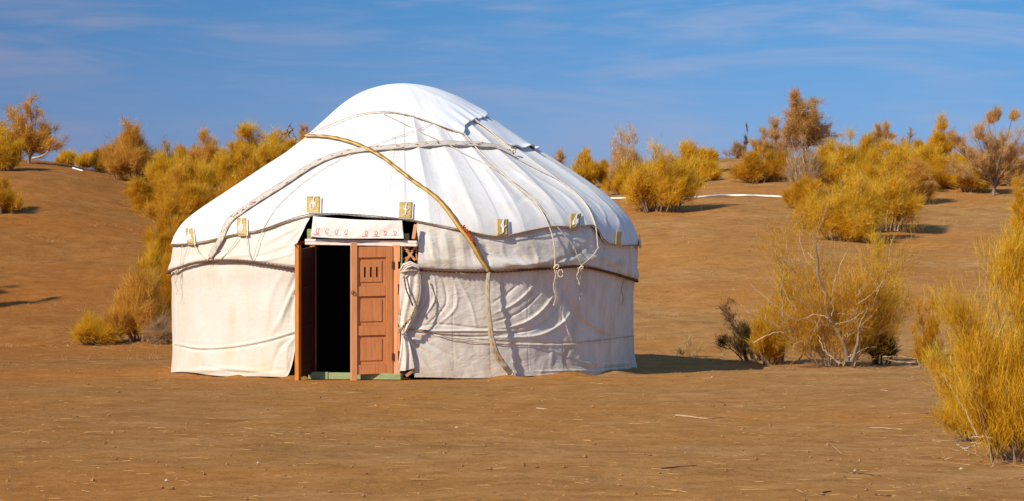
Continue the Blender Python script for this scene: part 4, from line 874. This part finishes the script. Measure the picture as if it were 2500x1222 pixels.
S_(1965, 420, 226, 92, 40, 'tall tree with a rusty brown crown standing against the sky', name='tree', cat='tree', fol='fol_tree', fuzz=.05, sub_len=.26, trunk=.3, nstr=22000, zlo=.4, stems=26, subs=10, up=.3, thick=.035, dens_end=1.5, droop=.45, bark='bark_dark')
S_(1895, 430, 292, 40, 41, 'slender brown shrub leaning left beside the tall tree', group=GR, fol='fol_brown', nstr=7000, lean=-.15, up=.9)
S_(1972, 480, 335, 52, 42, 'dry bush of bleached grey branches below the tall tree', group=GR, fol='fol_pale', bark='bark_pale', nstr=2500, stems=30, subs=8, thick=.022, up=.9, lean=-.12)
S_(1965, 512, 440, 45, 43, 'orange shrub at the right end of the white hose', group=GR, fol='fol_deep', nstr=11000)
S_(2062, 480, 328, 76, 44, 'big golden shrub right of the tall brown tree', group=GR, nstr=20000, stems=18, subs=9)
S_(2060, 588, 440, 95, 45, 'drooping golden shrub lowest in the thicket on the right slope', group=GR, nstr=26000, stems=20, subs=9, droop=.5)
S_(2160, 565, 395, 88, 46, 'pale gold shrub with grey branches at the thicket edge casting a shadow', group=GR, fol='fol_gold', nstr=17000, stems=18, bark='bark_pale')
S_(2185, 470, 350, 80, 47, 'hazy golden shrub behind the pale gold one', group=GR, fol='fol_gold', nstr=16000)
S_(2138, 385, 300, 26, 48, 'slim brown shrub rising on the crest of the thicket', Y=81, group=GR, fol='fol_brown', nstr=4000, up=1.2)
S_(2168, 385, 300, 20, 49, 'thin whitish sapling with a fluffy top on the crest', Y=81, name='sapling', cat='sapling', fol='fol_brown', bark='bark_pale', trunk=.45, nstr=2200, stems=6)
S_(2218, 372, 312, 22, 50, 'bare grey sapling forked like a cup on the far crest', Y=82, name='sapling', cat='sapling', fol='fol_pale', bark='bark_grey', trunk=.4, nstr=300, stems=8)
S_(2245, 378, 348, 22, 51, 'tiny golden tuft on the crest beside the forked sapling', Y=81, group=GR, nstr=2500)
S_(2262, 440, 372, 50, 52, 'low golden shrub on the slope below the forked sapling', group=GR, nstr=10000)
S_(2310, 460, 395, 40, 53, 'small dull gold shrub between the thicket and the sparse tree', group=GR, fol='fol_deep', nstr=7000)
S_(2292, 395, 284, 36, 54, 'slender shrub with golden plumes left of the sparse tree', Y=79, group=GR, fol='fol_gold', nstr=6000, up=1.0, lean=.1)
S_(2425, 478, 268, 135, 55, 'sparse spreading tree with thin brown plumes at the upper right', name='tree', cat='tree', fol='fol_brown', bark='bark_grey', trunk=.12, nstr=19000, stems=20, subs=6, zlo=.25, thick=.03, up=.8, dens_end=1.2, sub_len=.22, fuzz=.03)
S_(2370, 470, 400, 50, 56, 'low golden scrub at the foot of the sparse tree', group=GR, fol='fol_gold', nstr=6000)
S_(2480, 455, 380, 40, 57, 'rusty brown scrub at the right frame edge behind the sparse tree', group=GR, fol='fol_rust', nstr=6000)
S_(2500, 600, 440, 48, 58, 'golden shrub cut by the right frame edge above the nearest shrub', Y=52, group=GR, nstr=12000, fol='fol_gold', spread=.9)
for i_, (x_, y_, t_, w_, f_, l_) in enumerate([
 (2015, 440, 345, 50, 'fol_gold', 'golden shrub tucked right under the tall brown tree'),
 (2110, 430, 338, 48, 'fol_gold', 'golden shrub on the crest below the slim brown shrub'),
 (2205, 425, 352, 48, 'fol_deep', 'golden shrub on the crest below the forked sapling'),
 (2240, 500, 400, 45, 'fol_rust', 'rusty shrub at the right end of the thicket'),
 (1990, 560, 455, 55, 'fol_deep', 'dark gold shrub at the lower left of the thicket'),
 (2120, 530, 420, 60, 'fol_deep', 'golden shrub in the middle of the thicket'),
 (1900, 440, 385, 34, 'fol_deep', 'golden shrub left of the dry bleached bush'),
 (2330, 430, 385, 36, 'fol_gold', 'golden tuft on the far slope left of the sparse tree trunk'),
 (1480, 455, 400, 30, 'fol_gold', 'low gold shrub between the spires and the tall brown shrub'),
 (350, 445, 370, 45, 'fol_gold', 'golden shrub right of the round rusty shrub on the left dune'),
 (440, 440, 370, 45, 'fol_deep', 'golden shrub between the wispy and the ragged shrubs'),
 (530, 470, 372, 55, 'fol_gold', 'golden shrub in front of the ragged ridge shrub'),
 (590, 470, 360, 55, 'fol_deep', 'dark gold shrub in front of the tallest ridge shrub'),
 (655, 450, 350, 50, 'fol_gold', 'golden shrub right of the tallest ridge shrub'),
 (710, 425, 350, 40, 'fol_gold', 'golden shrub lying nearest the roof slope on the left ridge')]):
    S_(x_, y_, t_, w_, 80+i_, l_, group=GR if x_ > 900 else GL, fol=f_, nstr=9000)
S_(418, 610, 480, 50, 95, 'dark gold shrub peeping out above the left eave of the yurt', group=GL, fol='fol_deep', nstr=11000)
S_(372, 742, 600, 45, 96, 'golden feathery shrub between the eave shrub and the rusty foot shrub', group=GL, fol='fol_gold', nstr=9000, up=.8, droop=.05)
S_(2140, 880, 552, 70, 97, 'tall golden shrub just behind the half bare shrub, reaching the thicket', group=GF, fol='fol_gold', nstr=8000, sw=.004, up=.8, zlo=.5, bsp=.3, thick=.010)
# near right
S_(2040, 892, 550, 190, 60, 'large half bare shrub with bleached twisting branches by the shadow tip', group=GF, fol='fol_deep', bark='bark_pale', stems=26, subs=11, nstr=34000, sw=.0036, sl=.11, zlo=.12, thick=.012, squig=.15, up=.7, bsp=.2, spread=1.1)
S_(1900, 888, 650, 80, 61, 'golden shrub left of the half bare shrub, near the shadow tip', group=GF, fol='fol_deep', nstr=9000, sw=.005, up=.9, droop=.05)
S_(1835, 878, 742, 62, 62, 'dark leafless clump of twigs leaning left over the shadow', group=GF, fol='fol_dark', bark='bark_dark', nstr=4500, sw=.0045, sl=.07, lean=-.55, stems=12, squig=.08, up=.6)
S_(2150, 888, 790, 48, 63, 'dark brown twiggy clump at the right foot of the half bare shrub', group=GF, fol='fol_dark', bark='bark_dark', nstr=3500, sw=.0045)
S_(2258, 900, 745, 34, 64, 'small thin golden shrub left of the nearest shrub', group=GF, fol='fol_deep', nstr=3500, sw=.0045, up=1.1, droop=.05)
S_(1680, 872, 832, 30, 65, 'faint dry tuft behind the shadow of the yurt', group=GF, fol='fol_brown', nstr=350, sw=.003, stems=5, thick=.003, subs=4)
S_(2530, 1130, 600, 225, 67, 'nearest golden shrub filling the lower right corner', group=GF, fol='fol_gold', bark='bark_grey', stems=30, subs=10, nstr=75000, sw=.0026, sl=.10, thick=.006, up=1.1, droop=.0, zlo=.05, flat=.6)
S_(2395, 1075, 850, 120, 68, 'feathery golden shrub leaning left in front of the nearest shrub', group=GF, fol='fol_gold', bark='bark_pale', stems=16, subs=9, nstr=20000, sw=.0024, sl=.09, thick=.006, lean=-.3, up=.8, droop=.05)
# ------------------------------------------------------------------ bleached limbs of the half bare shrub and other single branches
def limb(name, pts, Y, r0, r1, mat, label=None, cat=None, parent=None, n=26, jit=.01, group=None):
    q = resample([(a, b, Y+(c[0] if c else 0)) for a, b, *c in pts], n); P = np.array([pw(a, b, y) for a, b, y in q]); rg_ = np.random.default_rng(int(pts[0][0]))
    P[1:-1] += rg_.normal(size=(n-2, 3))*jit*.4
    m = MB(); m.tube(P, np.linspace(r0, r1, n), 6); o = m.build(name, mat, parent, True)
    if label: tag(o, label, cat, group)
    return o
main = [o for o in bpy.data.objects if o.get('label', '').startswith('large half bare')][0]; Ym = main.location[1]
for pts, r0 in [([(2070, 880), (2060, 840), (2040, 800), (2020, 770), (2015, 720), (2000, 690), (1996, 640), (1994, 600), (1996, 585), (1980, 565)], .035),
    ([(2020, 775), (1990, 765), (1960, 778), (1935, 775), (1900, 750), (1870, 725), (1840, 700), (1832, 690)], .012), ([(1995, 645), (1985, 630), (1970, 612), (1942, 608)], .008),
    ([(1995, 660), (1970, 640), (1925, 632)], .007), ([(2080, 880), (2095, 830), (2100, 790), (2120, 750)], .03), ([(2040, 790), (2080, 780), (2110, 755)], .010), ([(2045, 765), (2090, 765), (2098, 757)], .007),
    ([(2095, 740), (2130, 715), (2158, 682)], .009), ([(2050, 885), (2010, 850), (1998, 810), (1988, 772)], .012), ([(2060, 890), (2030, 870), (2010, 840), (2002, 835)], .01),
    ([(1840, 835), (1870, 818), (1905, 808), (1955, 808)], .014), ([(1935, 855), (1940, 838), (1960, 832), (1985, 840)], .009), ([(2095, 720), (2105, 700), (2130, 690)], .007), ([(1945, 755), (1920, 720), (1910, 690), (1915, 640), (1912, 630)], .007),
    ([(2030, 770), (2035, 700), (2055, 640), (2075, 600)], .012), ([(2070, 870), (2110, 850), (2140, 845)], .01)]:
    limb('bleached_limb', pts, Ym-.6+random.uniform(-.3, .3), r0*(.95 if r0 > .025 else .66), r0*.2, M['bark_pale'] if r0 < .02 else M['bark_grey'], parent=main, jit=.018)
for pts, lab in [([(2155, 870), (2190, 868), (2236, 874)], 'long pale dry branch lying right of the half bare shrub'), ([(2160, 874), (2195, 882), (2234, 883)], 'pale dry branch lying just below the other one')]:
    limb('fallen_branch', pts, Ym-.1, .012, .006, M['bark_pale'], lab, 'branch')
nearS = [o for o in bpy.data.objects if o.get('label', '').startswith('nearest golden')][0]; Yn = nearS.location[1]
for pts in ([(2335, 1082), (2365, 1100), (2395, 1112)], [(2370, 1066), (2400, 1064), (2425, 1070)], [(2385, 1060), (2360, 1010), (2330, 960), (2300, 910)], [(2350, 1095), (2380, 1085), (2400, 1078)]):
    limb('fallen_twig', pts, Yn-.3, .005, .002, M['bark_pale'], parent=nearS)
# pale curved limb by the left dune tree, dead gnarled branch on the ridge
tr = [o for o in bpy.data.objects if o.get('label', '').startswith('tall golden shrub with a bare')][0]
limb('bare_limb', [(78, 388), (95, 384), (110, 378), (122, 366)], tr.location[1]-.2, .04, .02, M['bark_pale'], parent=tr)
dg = empty('dead_branch', at(706, 78.5)); tag(dg, 'dead dark gnarled branch arching over the ridge beside the roof', 'branch')
for pts, r in [([(682, 372), (681, 355), (684, 335), (694, 325), (706, 322), (718, 330), (722, 342), (716, 350)], .045), ([(700, 324), (704, 312), (712, 300)], .02), ([(690, 330), (682, 318)], .018), ([(708, 323), (716, 312)], .02), ([(706, 322), (704, 330), (710, 338)], .02), ([(712, 326), (714, 316), (708, 308)], .015)]:
    limb('gnarled_limb', pts, 78.5, r, r*.35, M['bark_grey'], parent=dg, jit=.04)
# ------------------------------------------------------------------ white hose over the dune
def laid(pts, r, lift=0., n=60):
    q = resample(pts, n); P = np.array([ground_hit(a, b, 14) for a, b in q]); k = np.ones(5)/5
    for c in range(3):
        e = np.concatenate([np.full(2, P[0, c]), P[:, c], np.full(2, P[-1, c])]); P[:, c] = np.convolve(e, k, 'valid')
    P[:, 2] = np.maximum(P[:, 2], terrain(P[:, 0], P[:, 1])) + r*.6+lift; return P
m = MB(); m.tube(laid([(1440, 492), (1490, 489), (1560, 488), (1640, 489), (1700, 486), (1760, 482), (1830, 482), (1885, 484), (1928, 487)], .03, .02, 90), .026, 7)
tag(m.build('hose', M['hose'], None, True), 'thin white hose running across the right dune behind the golden shrub', 'hose')
m = MB(); m.tube(laid([(176, 412), (190, 416), (204, 420)], .03, .0, 14), .022, 6); tag(m.build('hose', M['hose'], None, True), 'short white piece of hose on the crest of the left dune', 'hose')
# ------------------------------------------------------------------ single sticks on the flat
for pts, r, mt, lab in [
  ([(1646, 1014), (1690, 1018), (1720, 1022), (1771, 1019)], .007, 'bark_pale', 'longest pale stick on the bare ground right of centre'),
  ([(2121, 1045), (2160, 1046), (2205, 1049)], .005, 'bark_pale', 'pale straight stick left of the nearest shrub'),
  ([(2062, 1152), (2110, 1158), (2152, 1163)], .006, 'bark_dark', 'dark stick in the lower right of the open ground'),
  ([(1612, 1145), (1650, 1141), (1705, 1136)], .005, 'bark_dark', 'thin dark stick near the bottom right of centre'),
  ([(1310, 997), (1325, 998), (1337, 1000)], .008, 'bark_pale', 'short thick pale stick below the right wall of the yurt'),
  ([(1000, 1172), (1040, 1173), (1075, 1170)], .004, 'straw', 'pale straw stalk at the bottom near the centre'),
  ([(1620, 1195), (1650, 1200), (1680, 1203)], .004, 'straw', 'pale curved stalk near the bottom edge right of centre'),
  ([(2135, 1208), (2160, 1211), (2176, 1210)], .005, 'bark_dark', 'small dark stick at the bottom edge on the right'),
  ([(186, 1017), (205, 1017), (222, 1018)], .005, 'straw', 'yellow straw stalk on the ground at the left'),
  ([(2150, 952), (2160, 953), (2168, 954)], .006, 'bark_pale', 'short pale stick between the half bare shrub and the nearest shrub'),
  ([(1998, 1208), (2010, 1203), (2030, 1200)], .006, 'bark_dark', 'crooked dark twig at the bottom edge right of centre')]:
    m = MB(); P = laid(pts, r, .002, 20); m.tube(P, np.linspace(r, r*.5, 20), 5); tag(m.build('stick', M[mt], None, True), lab, 'stick', 'sticks lying on the ground')
# ------------------------------------------------------------------ litter nobody could count
n = 2600; Yl = 13+34*rng.random(n)**1.2; xl = (-1250-200+2900*rng.random(n))/F*Yl
ok = np.hypot(xl-XC, Yl-YC) > 3.05; Yl, xl = Yl[ok], xl[ok]; n = len(xl); az = rng.normal(size=n)*.9; ln = .01+.06*rng.random(n)**4; wd = .0006+.0011*rng.random(n)
dx, dy = np.cos(az)*ln, np.sin(az)*ln; zc = terrain(xl, Yl)+.012
a = np.stack([xl-dx, Yl-dy, zc+rng.random(n)*.01], 1); b = np.stack([xl+dx, Yl+dy, zc+rng.random(n)*.01], 1); px_ = np.stack([-np.sin(az), np.cos(az), np.zeros(n)], 1)*wd[:, None]; up_ = np.array([0, 0, 1])*wd[:, None]
V = np.stack([a-px_, a+px_, a+up_*1.6, b-px_, b+px_, b+up_*1.6], 1).reshape(-1, 3); i = np.arange(n)[:, None]*6
Q = np.vstack([i+np.array(k) for k in ([0, 3, 5, 2], [1, 2, 5, 4])])
tag(mesh_np('straw_litter', V, [Q], M['straw'], None, False), 'scattered bits of pale straw over the ground', 'straw', kind='stuff')
def clods(name, n, mat, r0, r1, lab, y0=13, y1=60):
    Yl = y0+(y1-y0)*rng.random(n)**1.3; xl = (-1450+2900*rng.random(n))/F*Yl; ok = np.hypot(xl-XC, Yl-YC) > 3.1; Yl, xl = Yl[ok], xl[ok]; n = len(xl)
    r = r0+(r1-r0)*rng.random(n)**4; o8 = np.array([[1, 0, 0], [-1, 0, 0], [0, 1, 0], [0, -1, 0], [0, 0, .8], [0, 0, -.6]], float)
    V = (np.stack([xl, Yl, terrain(xl, Yl)+r*.15], 1)[:, None]+o8[None]*r[:, None, None]*(.6+.8*rng.random((n, 6, 1)))).reshape(-1, 3)
    i = np.arange(n)[:, None]*6; T = [(0, 2, 4), (2, 1, 4), (1, 3, 4), (3, 0, 4), (2, 0, 5), (1, 2, 5), (3, 1, 5), (0, 3, 5)]
    tag(mesh_np(name, V, [np.vstack([i+np.array(t_) for t_ in T])], mat, None, False), lab, name, kind='stuff')
nt_ = 520; Yt = 38+36*rng.random(nt_)**.8; xt = (-1300+2600*rng.random(nt_))/F*Yt; dn_ = fbm(xt*.25, Yt*.25, 3, 2); kx = (dn_ > -.02) & (np.hypot(xt-XC, Yt-YC) > 3.6); xt, Yt = xt[kx], Yt[kx]
cx_ = np.repeat(xt, 14)+rng.normal(size=len(xt)*14)*.06; cy_ = np.repeat(Yt, 14)+rng.normal(size=len(xt)*14)*.06; nn_ = len(cx_)
Dg = rng.normal(size=(nn_, 3))*.6+np.array([0, 0, 1.1]); Dg /= np.linalg.norm(Dg, axis=1, keepdims=True)
Vg, Qg = strands(np.stack([cx_, cy_, terrain(cx_, cy_)-.005], 1), Dg, (.04+.12*rng.random(nn_)), np.full(nn_, .004), rng, .3, True)
tag(mesh_np('dry_grass', Vg, Qg, M['fol_brown'], None, True, attr=np.repeat(rng.random(nn_), 3)), 'sparse dry grass tufts dotted over the dune slopes', 'grass', kind='stuff')
tw_c = [(o.location.x, o.location.y) for o in bpy.data.objects if o.get('category') in ('shrub', 'tree')]
tc_ = np.repeat(np.array(tw_c), 110, 0); ta = rng.random(len(tc_))*2*np.pi; tr_ = np.abs(rng.normal(size=len(tc_)))*.5+.1
tx_, ty_ = tc_[:, 0]+np.cos(ta)*tr_*1.3, tc_[:, 1]+np.sin(ta)*tr_; kx = np.hypot(tx_-XC, ty_-YC) > 3.2; tx_, ty_ = tx_[kx], ty_[kx]; nn_ = len(tx_)
Dg = np.stack([rng.normal(size=nn_), rng.normal(size=nn_), np.abs(rng.normal(size=nn_))*.25], 1); Dg /= np.linalg.norm(Dg, axis=1, keepdims=True)
Vg, Qg = strands(np.stack([tx_, ty_, terrain(tx_, ty_)+.008], 1), Dg, .06+.22*rng.random(nn_)**2, np.full(nn_, .006), rng, .12, True)
tag(mesh_np('twig_litter', Vg, Qg, M['fol_pale'], None, True, attr=np.repeat(rng.random(nn_), 3)), 'dry fallen twigs littering the ground under the shrubs', 'twigs', kind='stuff')
clods('dirt_clods', 2600, M['clod'], .003, .024, 'small clods of earth scattered over the ground')
clods('pale_pebbles', 110, M['bark_pale'], .006, .022, 'few tiny pale pebbles scattered over the ground')
